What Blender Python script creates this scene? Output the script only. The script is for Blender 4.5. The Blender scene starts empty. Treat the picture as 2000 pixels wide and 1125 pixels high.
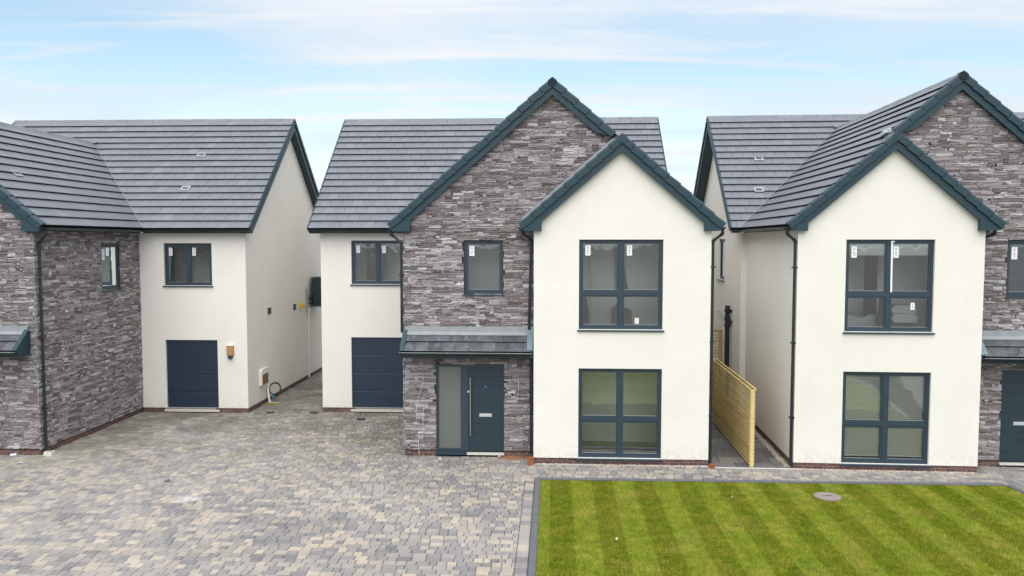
import bpy, math, random
import numpy as np
from mathutils import Matrix, Vector
R = math.radians
scene = bpy.context.scene
COL = scene.collection

# ------------------------------------------------------------------ camera
cam_d = bpy.data.cameras.new('camera'); cam = bpy.data.objects.new('camera', cam_d); COL.objects.link(cam)
cam_d.sensor_width = 36; cam_d.lens = 36 * 1550 / 2000; cam_d.clip_end = 2000
cam.location = (0, 0, 5.2); cam.rotation_euler = (R(90 - 3.4), 0, 0)
scene.camera = cam

# ------------------------------------------------------------------ world
SUN_EL, SUN_AZ = R(54), R(186)      # sun high behind the camera, veiled by thin cloud
w = bpy.data.worlds.new('World'); scene.world = w; w.use_nodes = True
nt = w.node_tree; nt.nodes.clear()
def wn(t, **k):
    n = nt.nodes.new(t)
    for a, b in k.items(): setattr(n, a, b)
    return n
wl = nt.links.new
out = wn('ShaderNodeOutputWorld'); bg = wn('ShaderNodeBackground'); bg.inputs['Strength'].default_value = 0.1
sky = wn('ShaderNodeTexSky', sky_type='NISHITA', sun_disc=False, sun_elevation=SUN_EL, sun_rotation=SUN_AZ)
sky.air_density = 1.0; sky.dust_density = 0.6; sky.ozone_density = 1.2
tc = wn('ShaderNodeTexCoord'); sep = wn('ShaderNodeSeparateXYZ'); wl(tc.outputs['Generated'], sep.inputs[0])
def mth(op, a, b=None, c=None):
    n = wn('ShaderNodeMath', operation=op)
    for i, v in enumerate((a, b, c)):
        if v is None: continue
        if isinstance(v, (int, float)): n.inputs[i].default_value = v
        else: wl(v, n.inputs[i])
    return n.outputs[0]
zz = mth('MAXIMUM', sep.outputs['Z'], 0.0)
den = mth('ADD', zz, 0.10)
cx = mth('DIVIDE', sep.outputs['X'], den); cy = mth('DIVIDE', sep.outputs['Y'], den)
comb = wn('ShaderNodeCombineXYZ'); wl(cx, comb.inputs[0]); wl(cy, comb.inputs[1])
def cloud(rot, sc, nscale, detail, dist, lo, hi, off):
    mp = wn('ShaderNodeMapping'); mp.inputs['Rotation'].default_value = (0, 0, R(rot)); mp.inputs['Scale'].default_value = sc
    mp.inputs['Location'].default_value = off
    wl(comb.outputs[0], mp.inputs[0])
    n = wn('ShaderNodeTexNoise'); n.inputs['Scale'].default_value = nscale; n.inputs['Detail'].default_value = detail
    n.inputs['Roughness'].default_value = 0.58; n.inputs['Distortion'].default_value = dist
    wl(mp.outputs[0], n.inputs['Vector'])
    r = wn('ShaderNodeMapRange', interpolation_type='SMOOTHSTEP'); r.inputs['From Min'].default_value = lo; r.inputs['From Max'].default_value = hi
    wl(n.outputs['Fac'], r.inputs['Value']); return r.outputs[0]
big = cloud(8, (0.30, 0.55, 1), 1.0, 6, 0.6, 0.42, 0.64, (3.1, 1.2, 0))
streak = cloud(-10, (0.20, 1.3, 1), 1.5, 9, 0.7, 0.47, 0.66, (0.4, 5.0, 0))
wisp = cloud(-14, (0.45, 2.3, 1), 1.7, 10, 1.3, 0.46, 0.70, (9.3, 1.7, 0))
c1 = mth('MULTIPLY', big, 0.62); c2 = mth('MULTIPLY', streak, 0.88)
haze_f = wn('ShaderNodeMapRange', interpolation_type='SMOOTHSTEP')
haze_f.inputs['From Min'].default_value = 0.0; haze_f.inputs['From Max'].default_value = 0.24
haze_f.inputs['To Min'].default_value = 0.90; haze_f.inputs['To Max'].default_value = 0.0
wl(zz, haze_f.inputs['Value'])
inv = mth('MULTIPLY', mth('MULTIPLY', mth('MULTIPLY', mth('SUBTRACT', 0.80, c1), mth('SUBTRACT', 1.0, mth('MULTIPLY', wisp, 0.75))), mth('SUBTRACT', 1.0, c2)), mth('SUBTRACT', 1.0, haze_f.outputs[0]))
up = wn('ShaderNodeMapRange', interpolation_type='SMOOTHSTEP'); up.inputs['From Min'].default_value = 0.22; up.inputs['From Max'].default_value = 0.7
up.inputs['To Max'].default_value = 0.9; wl(zz, up.inputs['Value'])
cov = mth('SUBTRACT', 1.0, mth('MULTIPLY', inv, mth('SUBTRACT', 1.0, up.outputs[0])))
mix = wn('ShaderNodeMix', data_type='RGBA')
skb = wn('ShaderNodeMix', data_type='RGBA', blend_type='MULTIPLY'); skb.inputs[0].default_value = 1
wl(sky.outputs[0], skb.inputs[6]); skb.inputs[7].default_value = (1.02, 1.10, 0.99, 1)
wl(cov, mix.inputs[0]); wl(skb.outputs[2], mix.inputs[6])
cm = wn('ShaderNodeMix', data_type='RGBA'); cm.inputs[6].default_value = (4.1, 4.5, 4.95, 1); cm.inputs[7].default_value = (4.95, 5.0, 5.1, 1)
wl(cloud(20, (0.5, 0.9, 1), 1.3, 5, 0.5, 0.35, 0.62, (7, 2, 0)), cm.inputs[0]); 
grad = wn('ShaderNodeVectorMath', operation='SCALE'); wl(cm.outputs[2], grad.inputs[0]); wl(mth('ADD', 1.0, mth('MULTIPLY', mth('MAXIMUM', mth('SUBTRACT', zz, 0.25), 0.0), 1.3)), grad.inputs['Scale'])
wl(grad.outputs[0], mix.inputs[7])      # thin overcast is brighter overhead than at the horizon
wl(mix.outputs[2], bg.inputs['Color']); wl(bg.outputs[0], out.inputs[0])

# ------------------------------------------------------------------ sun
sd = bpy.data.lights.new('sun', 'SUN'); sd.energy = 1.5; sd.angle = R(80); sd.color = (1.0, 0.955, 0.89)
so = bpy.data.objects.new('sun', sd); COL.objects.link(so)
dirv = Vector((math.sin(SUN_AZ) * math.cos(SUN_EL), math.cos(SUN_AZ) * math.cos(SUN_EL), math.sin(SUN_EL)))
so.rotation_euler = dirv.to_track_quat('Z', 'Y').to_euler()
scene.view_settings.view_transform = 'Standard'; scene.view_settings.look = 'None'
scene.view_settings.gamma = 1; scene.view_settings.use_curve_mapping = False
scene.view_settings.exposure = 0.92

# ------------------------------------------------------------------ materials
def lin(c):
    return tuple(((v / 255) / 12.92 if v <= 10 else (((v / 255) + .055) / 1.055) ** 2.4) for v in c)
class NT:
    def __init__(s, name):
        s.m = bpy.data.materials.new(name); s.m.use_nodes = True; s.t = s.m.node_tree; s.n = s.t.nodes
        s.b = s.n['Principled BSDF']
    def new(s, t, **k):
        n = s.n.new(t)
        for a, b in k.items(): setattr(n, a, b)
        return n
    def l(s, a, b): s.t.links.new(a, b)
    def math(s, op, a, b=None):
        n = s.new('ShaderNodeMath', operation=op)
        for i, v in enumerate((a, b)):
            if v is None: continue
            if isinstance(v, (int, float)): n.inputs[i].default_value = v
            else: s.l(v, n.inputs[i])
        return n.outputs[0]
    def pos(s, scale=(1, 1, 1), rot=(0, 0, 0)):
        g = s.new('ShaderNodeNewGeometry'); m = s.new('ShaderNodeMapping'); m.inputs['Scale'].default_value = scale
        m.inputs['Rotation'].default_value = rot
        s.l(g.outputs['Position'], m.inputs[0]); return m.outputs[0]
    def noise(s, scale, detail=4, vec=None, rough=.6, dist=0):
        n = s.new('ShaderNodeTexNoise'); n.inputs['Scale'].default_value = scale; n.inputs['Detail'].default_value = detail
        n.inputs['Roughness'].default_value = rough; n.inputs['Distortion'].default_value = dist
        s.l(vec if vec is not None else s.pos(), n.inputs['Vector']); return n.outputs['Fac']
    def ramp(s, fac, stops, interp='LINEAR'):
        r = s.new('ShaderNodeValToRGB'); r.color_ramp.interpolation = interp
        e = r.color_ramp.elements
        while len(e) < len(stops): e.new(0.5)
        for i, (p, c) in enumerate(stops): e[i].position = p; e[i].color = tuple(c) + (1,)
        s.l(fac, r.inputs[0]); return r.outputs[0]
    def rng(s, fac, a, b, c, d):
        r = s.new('ShaderNodeMapRange'); 
        for k, v in zip(('From Min', 'From Max', 'To Min', 'To Max'), (a, b, c, d)): r.inputs[k].default_value = v
        s.l(fac, r.inputs['Value']); return r.outputs[0]
    def mixc(s, fac, a, b, mode='MIX'):
        m = s.new('ShaderNodeMix', data_type='RGBA', blend_type=mode)
        for i, v in ((0, fac), (6, a), (7, b)):
            if isinstance(v, (int, float)): m.inputs[i].default_value = v
            elif isinstance(v, tuple): m.inputs[i].default_value = tuple(v) + (1,) if len(v) == 3 else v
            else: s.l(v, m.inputs[i])
        return m.outputs[2]
    def vmul(s, col, fac):
        h = s.new('ShaderNodeHueSaturation'); s.l(col, h.inputs['Color'])
        s.l(fac, h.inputs['Value']); return h.outputs[0]
    def rand(s):
        o = s.new('ShaderNodeObjectInfo'); g = s.new('ShaderNodeNewGeometry')
        return s.math('FRACT', s.math('ADD', s.math('MULTIPLY', o.outputs['Random'], 7.31), s.math('MULTIPLY', g.outputs['Random Per Island'], 13.7)))
    def set(s, col=None, rough=.6, metal=0, spec=.5):
        if col is not None:
            if isinstance(col, tuple): s.b.inputs['Base Color'].default_value = tuple(col) + (1,)
            else: s.l(col, s.b.inputs['Base Color'])
        if isinstance(rough, (int, float)): s.b.inputs['Roughness'].default_value = rough
        else: s.l(rough, s.b.inputs['Roughness'])
        s.b.inputs['Metallic'].default_value = metal; s.b.inputs['Specular IOR Level'].default_value = spec
        return s.m
    def bump(s, h, strength, dist):
        b = s.new('ShaderNodeBump'); b.inputs['Strength'].default_value = strength; b.inputs['Distance'].default_value = dist
        s.l(h, b.inputs['Height']); s.l(b.outputs[0], s.b.inputs['Normal'])
def simple(name, c, rough=.5, metal=0, var=.12, sc=3.0, spec=.5, bump=0):
    k = NT(name); n = k.noise(sc, 5)
    col = k.mixc(n, tuple(v * (1 - var) for v in c), tuple(min(1, v * (1 + var)) for v in c))
    if bump: k.bump(k.noise(60, 3), bump, .004)
    return k.set(col, rough, metal, spec)
M = {}
def mk_render():
    k = NT('cream_render')
    a = k.noise(1.1, 6, k.pos((1, 1, 1))); col = k.ramp(a, [(.3, (.765, .736, .685)), (.7, (.80, .773, .725))])
    st = k.noise(.5, 7, k.pos((1.6, 1.6, .5)), .7)           # faint damp staining
    col = k.mixc(k.rng(st, .56, .8, 0, .16), col, (.66, .60, .50))
    z = k.new('ShaderNodeSeparateXYZ'); k.l(k.pos(), z.inputs[0])
    sp = k.noise(9, 5); low = k.rng(z.outputs[2], .12, .5, 1, 0)
    col = k.mixc(k.math('MULTIPLY', k.math('MULTIPLY', k.rng(sp, .45, .7, 0, 1), low), .35), col, (.38, .30, .22))   # splash dirt
    gr = k.noise(140, 3); col = k.vmul(col, k.rng(k.noise(16, 5, None, .7), .3, .7, .965, 1.03))
    k.bump(k.math('ADD', gr, k.math('MULTIPLY', k.noise(2.2, 3), 2.0)), .35, .004)
    M['render'] = k.set(col, .92, 0, .2)
mk_render()
def mk_stone():
    k = NT('ledge_stone'); r = k.rand()
    big = k.noise(.9, 3)
    r2 = k.math('FRACT', k.math('ADD', r, k.math('MULTIPLY', k.noise(1.6, 4), .5)))
    col = k.ramp(r2, [(0, (.132, .113, .118)), (.16, (.185, .162, .169)), (.38, (.255, .229, .237)), (.62, (.322, .296, .305)), (.82, (.41, .385, .397)), (1, (.54, .52, .53))])
    br = k.math('FRACT', k.math('MULTIPLY', r, 17.3))
    col = k.mixc(k.rng(br, .45, 1, 0, .42), col, (.25, .19, .17))
    gr = k.noise(14, 6, k.pos((.7, .7, 3.4)), .75, .8)
    col = k.vmul(col, k.rng(gr,   .28, .72, .55, 1.45))
    k.bump(k.math('ADD', gr, k.math('MULTIPLY', k.noise(45, 4), .35)), .9, .03)
    M['stone'] = k.set(col, .88, 0, .25)
mk_stone()
def mk_tile():
    k = NT('roof_tile'); r = k.rand()
    col = k.ramp(r, [(0, (.128, .139, .163)), (.5, (.137, .148, .173)), (.9, (.146, .157, .182)), (1, (.162, .173, .198))])
    ef = k.noise(2.3, 6, None, .7)
    col = k.mixc(k.rng(ef, .54, .80, 0, .28), col, (.22, .22, .245))
    fine = k.noise(50, 4); col = k.vmul(col, k.rng(fine, .3, .7, .86, 1.14))
    k.bump(fine, .25, .003)
    M['tile'] = k.set(col, k.rng(ef, .3, .7, .38, .6), 0, .5)
mk_tile()
def mk_canopy_tile():
    k = NT('wet_slate_tile'); r = k.rand()
    col = k.ramp(r, [(0, (.065, .068, .08)), (1, (.11, .112, .13))])
    ef = k.noise(3.4, 7, None, .75, 1.2)
    col = k.mixc(k.rng(ef, .52, .70, 0, .42), col, (.30, .31, .34))
    M['ctile'] = k.set(col, k.rng(ef, .35, .65, .18, .5), 0, .6)
mk_canopy_tile()
def mk_paver():
    k = NT('paving_block'); r = k.rand()
    loc = k.noise(1.3, 3)
    rr = k.math('ADD', k.math('MULTIPLY', r, .86), k.math('MULTIPLY', k.rng(loc, .3, .7, -.08, .22), 1.0))
    col = k.ramp(rr, [(0, (.118, .116, .128)), (.16, (.158, .153, .162)), (.36, (.208, .196, .193)), (.56, (.262, .236, .218)), (.74, (.315, .275, .238)), (.9, (.385, .330, .260)), (1, (.44, .385, .315))])
    dust = k.noise(.35, 6, None, .65)
    col = k.mixc(k.rng(dust, .38, .66, .08, .45), col, (.40, .38, .36))
    p = k.new('ShaderNodeSeparateXYZ'); k.l(k.pos(), p.inputs[0])
    moss = k.math('MULTIPLY', k.rng(k.noise(.8, 6, None, .7), .36, .60, 0, 1), k.rng(p.outputs[1], 16.0, 23.0, .0, .7))
    col = k.mixc(moss, col, (.10, .095, .062))                                  # moss and dirt towards the garages
    lichen = k.math('MULTIPLY', k.rng(k.noise(1.7, 6, None, .7), .5, .68, 0, .6), k.rng(p.outputs[0], -9.2, -11.5, 0, 1))
    col = k.mixc(lichen, col, (.26, .24, .10))
    g = k.new('ShaderNodeNewGeometry')
    for (sx, sy, rad, c, a) in ((-6.55, 15.75, .32, (.62, .62, .63), .45), (-3.9, 14.1, .9, (.13, .13, .145), .35), (-8.6, 15.0, .8, (.14, .14, .15), .3), (-2.2, 16.9, .7, (.15, .145, .14), .3)):
        dd = k.new('ShaderNodeVectorMath', operation='DISTANCE'); k.l(g.outputs['Position'], dd.inputs[0]); dd.inputs[1].default_value = (sx, sy, 0)
        nn = k.math('ADD', dd.outputs['Value'], k.math('MULTIPLY', k.math('SUBTRACT', k.noise(3.1, 5, None, .75), .5), rad * 1.6))
        col = k.mixc(k.rng(nn, rad * .35, rad, a, 0), col, c)
    fine = k.noise(38, 5, None, .7); col = k.vmul(col, k.rng(fine, .25, .75, .72, 1.28))
    k.bump(fine, .5, .006)
    M['paver'] = k.set(col, .82, 0, .3)
mk_paver()
def mk_flag():
    k = NT('flagstone'); r = k.rand()
    col = k.ramp(r, [(0, (.09, .09, .10)), (.6, (.15, .145, .14)), (1, (.22, .20, .17))])
    fine = k.noise(9, 6, None, .7); col = k.vmul(col, k.rng(fine, .25, .75, .7, 1.3)); k.bump(fine, .4, .006)
    M['flag'] = k.set(col, .75)
mk_flag()
def mk_brick():
    k = NT('plinth_brick'); r = k.rand()
    col = k.ramp(r, [(0, (.085, .045, .042)), (.5, (.14, .065, .055)), (.8, (.17, .085, .07)), (1, (.07, .065, .075))])
    fine = k.noise(30, 5); col = k.vmul(col, k.rng(fine, .25, .75, .7, 1.3)); k.bump(fine, .5, .005)
    M['brick'] = k.set(col, .85)
mk_brick()
def mk_grass():
    for nm, base in (('grass', 1.0), ('turf', .8)):
        k = NT(nm)
        # mowing stripes: leaning blades of two slightly different greens
        v = k.pos((1, 1, 1), (0, 0, R(3))); s = k.new('ShaderNodeSeparateXYZ'); k.l(v, s.inputs[0])
        wob = k.math('ADD', k.math('ADD', s.outputs[0], .455 - .84 + .22 + .88 * 30), k.math('MULTIPLY', k.math('SUBTRACT', k.noise(1.8, 5), .5), .34))
        tri = k.math('PINGPONG', wob, .44)
        st = k.math('MULTIPLY', k.rng(tri, .15, .27, 0, 1), k.rng(k.noise(.9, 3), .3, .7, .10, .38))
        n1 = k.noise(2.4, 7, None, .72); n2 = k.noise(.7, 4)
        ca = k.ramp(n1, [(.30, (.115, .185, .008)), (.5, (.19, .255, .014)), (.72, (.36, .33, .05))])
        cb = k.ramp(n1, [(.30, (.19, .27, .04)), (.5, (.29, .36, .06)), (.72, (.48, .45, .12))])
        col = k.mixc(st, ca, cb)
        col = k.mixc(k.rng(n2, .35, .75, 0, .45), col, (.30, .28, .03))
        n3 = k.noise(1.3, 5, None, .7); col = k.mixc(k.rng(n3, .48, .70, 0, .55), col, (.36, .29, .06)); col = k.vmul(col, k.rng(k.noise(5.5, 5, None, .7), .3, .7, .78, 1.2))
        r = k.rand(); col = k.vmul(col, k.rng(r, 0, 1, .72 * base, 1.28 * base))
        if nm == 'turf': k.bump(k.noise(90, 4), .8, .02)
        M[nm] = k.set(col, .85, 0, .15)
mk_grass()
def mk_glass():
    k = NT('window_glass'); k.n.remove(k.b)
    o = k.n['Material Output']; tr = k.new('ShaderNodeBsdfTransparent'); tr.inputs[0].default_value = (.97, .99, .98, 1)
    gl = k.new('ShaderNodeBsdfGlossy'); gl.inputs['Roughness'].default_value = .015; gl.inputs[0].default_value = (.95, 1, 1, 1)
    fr = k.new('ShaderNodeFresnel'); fr.inputs[0].default_value = 1.75
    bp = k.new('ShaderNodeBump'); bp.inputs['Strength'].default_value = .06; bp.inputs['Distance'].default_value = .05
    k.l(k.noise(1.8, 2), bp.inputs['Height']); k.l(bp.outputs[0], gl.inputs['Normal'])
    f = k.math('MULTIPLY', fr.outputs[0], 2.6); mx = k.new('ShaderNodeMixShader')
    k.l(f, mx.inputs[0]); k.l(tr.outputs[0], mx.inputs[1]); k.l(gl.outputs[0], mx.inputs[2]); k.l(mx.outputs[0], o.inputs[0])
    M['glass'] = k.m
mk_glass()
def mk_pine():
    k = NT('treated_pine'); g = k.noise(5, 5, k.pos((1, 1, 12))); r = k.rand()
    col = k.ramp(g, [(.3, (.48, .36, .14)), (.7, (.66, .53, .25))]); col = k.vmul(col, k.rng(r, 0, 1, .85, 1.12))
    M['pine'] = k.set(col, .75)
mk_pine()
def mk_door():
    k = NT('garage_steel'); k.bump(k.noise(160, 2), .3, .002)
    n = k.noise(1.0, 5, k.pos((1, 1, .5)), .7)
    M['garage'] = k.set(k.mixc(n, lin((27, 43, 60)), lin((33, 51, 69))), k.rng(n, .3, .7, .40, .55), 0, .5)
mk_door()
M['frame'] = simple('anthracite_upvc', lin((46, 62, 74)), .42, var=.12, sc=2)
M['teal'] = simple('teal_grey_verge', lin((28, 57, 68)), .55, var=.16, sc=3)
M['fascia'] = simple('anthracite_fascia', lin((38, 58, 67)), .4, var=.12)
M['pipe'] = simple('black_downpipe', lin((30, 40, 44)), .35, var=.15)
M['lead'] = simple('lead_flashing', (.30, .32, .34), .42, .25, .3, 6)
M['leadblue'] = simple('taped_flashing', (.13, .19, .215), .35, .1, .4, 7)
M['dark'] = simple('dark_mortar', (.035, .031, .033), .95)
M['deck'] = simple('roof_underlay', (.015, .015, .018), .9)
M['joint'] = simple('jointing_sand', (.16, .15, .135), .95, var=.3, sc=20)
M['mortar'] = simple('brick_mortar', (.30, .27, .25), .95, var=.2, sc=20)
M['plaster'] = simple('interior_plaster', (.86, .89, .88), .9, var=.04, sc=1)
M['floorboard'] = simple('screed_floor', (.60, .59, .56), .8, var=.2, sc=2)
M['white'] = simple('white_paper', (.78, .80, .82), .6, var=.03)
M['print'] = simple('printed_ink', (.20, .24, .27), .6, var=.03)
M['pink'] = simple('pink_print', (.62, .25, .30), .6, var=.03)
M['steel'] = simple('brushed_steel', (.66, .66, .64), .28, 1, .05)
M['silver'] = simple('letterplate_silver', (.66, .68, .70), .35, .5, .05)
M['sillwhite'] = simple('pale_stone_sill', (.60, .57, .52), .8, var=.15, sc=8)
M['doorblue'] = simple('slate_blue_door', lin((34, 52, 62)), .45, var=.14, sc=4, bump=.2)
M['blue'] = simple('blue_plastic', (.02, .16, .62), .4)
M['cyan'] = simple('pale_blue_plastic', (.08, .42, .62), .4)
M['orange'] = simple('terracotta', (.33, .095, .035), .6)
M['yellow'] = simple('yellow_plastic', (.68, .47, .03), .45)
M['tan'] = simple('tan_board', (.42, .24, .08), .7, var=.25, sc=18)
M['brown'] = simple('brown_tray', (.20, .10, .04), .6, var=.3, sc=18)
M['whiteplastic'] = simple('white_plastic', (.75, .74, .70), .4)
M['green'] = simple('dark_green_grille', (.012, .05, .042), .5, var=.2)
M['black'] = simple('black_plastic', (.018, .02, .022), .5)
M['gravel'] = None
def mk_gravel():
    k = NT('pale_gravel'); r = k.rand()
    M['gravel'] = k.set(k.ramp(r, [(0, (.28, .24, .20)), (.5, (.48, .41, .34)), (1, (.68, .62, .55))]), .9)
mk_gravel()
M['sand'] = simple('orange_sand', (.24, .125, .07), .95, var=.45, sc=15, bump=.6)
M['concrete'] = simple('pinkish_concrete', (.25, .20, .185), .9, var=.25, sc=9, bump=.4)
M['kerb'] = simple('blue_black_kerb', (.105, .11, .128), .7, var=.25, sc=8, bump=.4)
M['asphalt'] = simple('hardstanding', (.17, .165, .155), .9, var=.2, sc=10, bump=.5)
M['galv'] = simple('galvanised_steel', (.62, .63, .64), .5, 0)
M['blind'] = simple('cream_blind', (.88, .88, .84), .6, var=.05)
M['tealblind'] = simple('teal_blind', (.22, .30, .31), .6, var=.05)
M['linen'] = simple('white_linen', (.72, .73, .74), .85, var=.08)
M['curtain'] = simple('grey_curtain', (.10, .09, .09), .9)
M['wood'] = simple('oak_wood', (.30, .19, .09), .6)
def mk_frost():
    k = NT('frosted_glass'); n = k.noise(.9, 4, k.pos((1.5, 1.5, 1)))
    col = k.mixc(n, (.10, .115, .11), (.17, .185, .175))
    z = k.new('ShaderNodeSeparateXYZ'); k.l(k.pos(), z.inputs[0])
    k.b.inputs['Coat Weight'].default_value = .3
    M['frost'] = k.set(col, .32, 0, .6)
mk_frost()

# ------------------------------------------------------------------ mesh builder
class MB:
    def __init__(s): s.v = []; s.f = []; s.mi = []
    def add(s, vs, fs, mi=0):
        o = len(s.v); s.v += [tuple(v) for v in vs]; s.f += [tuple(i + o for i in f) for f in fs]; s.mi += [mi] * len(fs); return s
    BF = [(0, 3, 2, 1), (4, 5, 6, 7), (0, 1, 5, 4), (1, 2, 6, 5), (2, 3, 7, 6), (3, 0, 4, 7)]
    def box(s, x0, x1, y0, y1, z0, z1, mi=0, T=None):
        vs = [(x0, y0, z0), (x1, y0, z0), (x1, y1, z0), (x0, y1, z0), (x0, y0, z1), (x1, y0, z1), (x1, y1, z1), (x0, y1, z1)]
        if T: vs = [T(v) for v in vs]
        return s.add(vs, s.BF, mi)
    def prism(s, poly, a, b, T, mi=0):      # poly in (p,q); T(p,q,r) -> xyz
        n = len(poly); vs = [T(p, q, a) for p, q in poly] + [T(p, q, b) for p, q in poly]
        fs = [tuple(range(n)), tuple(range(2 * n - 1, n - 1, -1))] + [(i, (i + 1) % n, n + (i + 1) % n, n + i) for i in range(n)]
        return s.add(vs, fs, mi)
    def tube(s, pts, r, n=8, mi=0, cap=True):
        pts = [Vector(p) for p in pts]; rings = []
        for i, p in enumerate(pts):
            d = ((pts[i] - pts[i - 1]).normalized() if i else Vector()) + ((pts[i + 1] - pts[i]).normalized() if i < len(pts) - 1 else Vector())
            d.normalize(); a = Vector((0, 0, 1)) if abs(d.z) < .9 else Vector((1, 0, 0))
            if i: a = pu
            u = (a - d * a.dot(d)).normalized(); v = d.cross(u); pu = u
            rings.append([p + (u * math.cos(2 * math.pi * (j + .5) / n) + v * math.sin(2 * math.pi * (j + .5) / n)) * r for j in range(n)])
        vs = [v for rg in rings for v in rg]; fs = []
        for i in range(len(rings) - 1):
            for j in range(n): fs.append((i * n + j, i * n + (j + 1) % n, (i + 1) * n + (j + 1) % n, (i + 1) * n + j))
        if cap: fs += [tuple(range(n)), tuple(range(len(vs) - n, len(vs)))]
        return s.add(vs, fs, mi)
    def build(s, name, mats, parent=None, m=1, label=None, smooth=False):
        me = bpy.data.meshes.new(name)
        vs = [(m * v[0], v[1], v[2]) for v in s.v] if m != 1 else s.v
        fs = [f[::-1] for f in s.f] if m != 1 else s.f
        me.from_pydata(vs, [], fs)
        if not isinstance(mats, (list, tuple)): mats = [mats]
        for q in mats: me.materials.append(q)
        if len(mats) > 1: me.polygons.foreach_set('material_index', s.mi)
        if smooth: me.polygons.foreach_set('use_smooth', [True] * len(me.polygons))
        me.update(); o = bpy.data.objects.new(name, me); COL.objects.link(o)
        if parent: o.parent = parent
        if label: o['label'] = label
        return o
def tag(o, label=None, cat=None, group=None, kind=None):
    for k, v in (('label', label), ('category', cat), ('group', group), ('kind', kind)):
        if v: o[k] = v
    return o
def empty(name, loc=(0, 0, 0), rz=0):
    o = bpy.data.objects.new(name, None); o.empty_display_size = .3; COL.objects.link(o); o.location = loc; o.rotation_euler = (0, 0, rz); return o
def mesh_of(name, vs, fs, mat):
    me = bpy.data.meshes.new(name); me.from_pydata(vs, [], fs); me.materials.append(mat); me.update(); return me

def box_mesh(name, mat, sx=1, sy=1, sz=1, bev=0.0, seed=0, jit=0.0, cham=True):
    """unit piece spanning x,y in -.5..+.5, z 0..1 with a chamfered top"""
    rs = random.Random(seed)
    b = bev
    vs = [(-.5, -.5, 0), (.5, -.5, 0), (.5, .5, 0), (-.5, .5, 0),
          (-.5, -.5, .8), (.5, -.5, .8), (.5, .5, .8), (-.5, .5, .8),
          (-.5 + b, -.5 + b, 1), (.5 - b, -.5 + b, 1), (.5 - b, .5 - b, 1), (-.5 + b, .5 - b, 1)]
    vs = [(x * sx + rs.uniform(-jit, jit), y * sy + rs.uniform(-jit, jit), z * sz) for x, y, z in vs]
    fs = [(0, 1, 5, 4), (1, 2, 6, 5), (2, 3, 7, 6), (3, 0, 4, 7), (4, 5, 9, 8), (5, 6, 10, 9), (6, 7, 11, 10), (7, 4, 8, 11), (8, 9, 10, 11)]
    return mesh_of(name, vs, fs, mat)

CAMP = np.array([0, 0, 5.2])
def screen(p):
    q = p - CAMP; P = R(3.4); z = q[1] * math.cos(P) - q[2] * math.sin(P); u = q[1] * math.sin(P) + q[2] * math.cos(P)
    if z < .5: return None
    return 1000 + 1550 * q[0] / z, 562.5 - 1550 * u / z, z

def place(name, parent, protos, items, cap=300, mir=1, base=None, face=True):
    """items: (Matrix, proto index, area, normal or None). The ones that show largest become objects, the rest one joined part."""
    S = Matrix.Diagonal((mir, 1, 1, 1))
    W = base if base is not None else Matrix.Identity(4)
    sc = []
    for k, (mt, pi, area, nrm, vis) in enumerate(items):
        m2 = S @ mt @ S
        wp = W @ m2.translation; q = screen(np.array(wp)); val = -1.0
        if q and -25 < q[0] < 2025 and -25 < q[1] < 1150 and vis:
            wn_ = (W.to_3x3() @ (S.to_3x3() @ Vector(nrm))); vd = (Vector(CAMP) - wp); f = wn_.dot(vd.normalized())
            val = area * max(f, 0.0) / q[2] ** 2
        sc.append((val, k, m2))
    sc.sort(key=lambda t: -t[0])
    made = 0; rest = []
    for val, k, m2 in sc:
        if made < cap and val > 0:
            o = bpy.data.objects.new(name, protos[items[k][1]]); COL.objects.link(o); o.parent = parent; o.matrix_basis = m2; made += 1
        else: rest.append((k, m2))
    if rest:
        V = []; Fc = []; off = 0; cache = {}
        for k, m2 in rest:
            pi = items[k][1]
            if pi not in cache:
                me = protos[pi]; cache[pi] = (np.array([v.co[:] for v in me.vertices]), [tuple(p.vertices) for p in me.polygons])
            pv, pf = cache[pi]; A = np.array(m2)
            V.append(pv @ A[:3, :3].T + A[:3, 3]); Fc += [tuple(i + off for i in f) for f in pf]; off += len(pv)
        V = np.concatenate(V)
        me = bpy.data.meshes.new(name + '_field'); me.from_pydata(V.tolist(), [], Fc); me.materials.append(protos[0].materials[0]); me.update()
        o = bpy.data.objects.new(name + '_field', me); COL.objects.link(o); o.parent = parent; o['kind'] = 'stuff'

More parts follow.
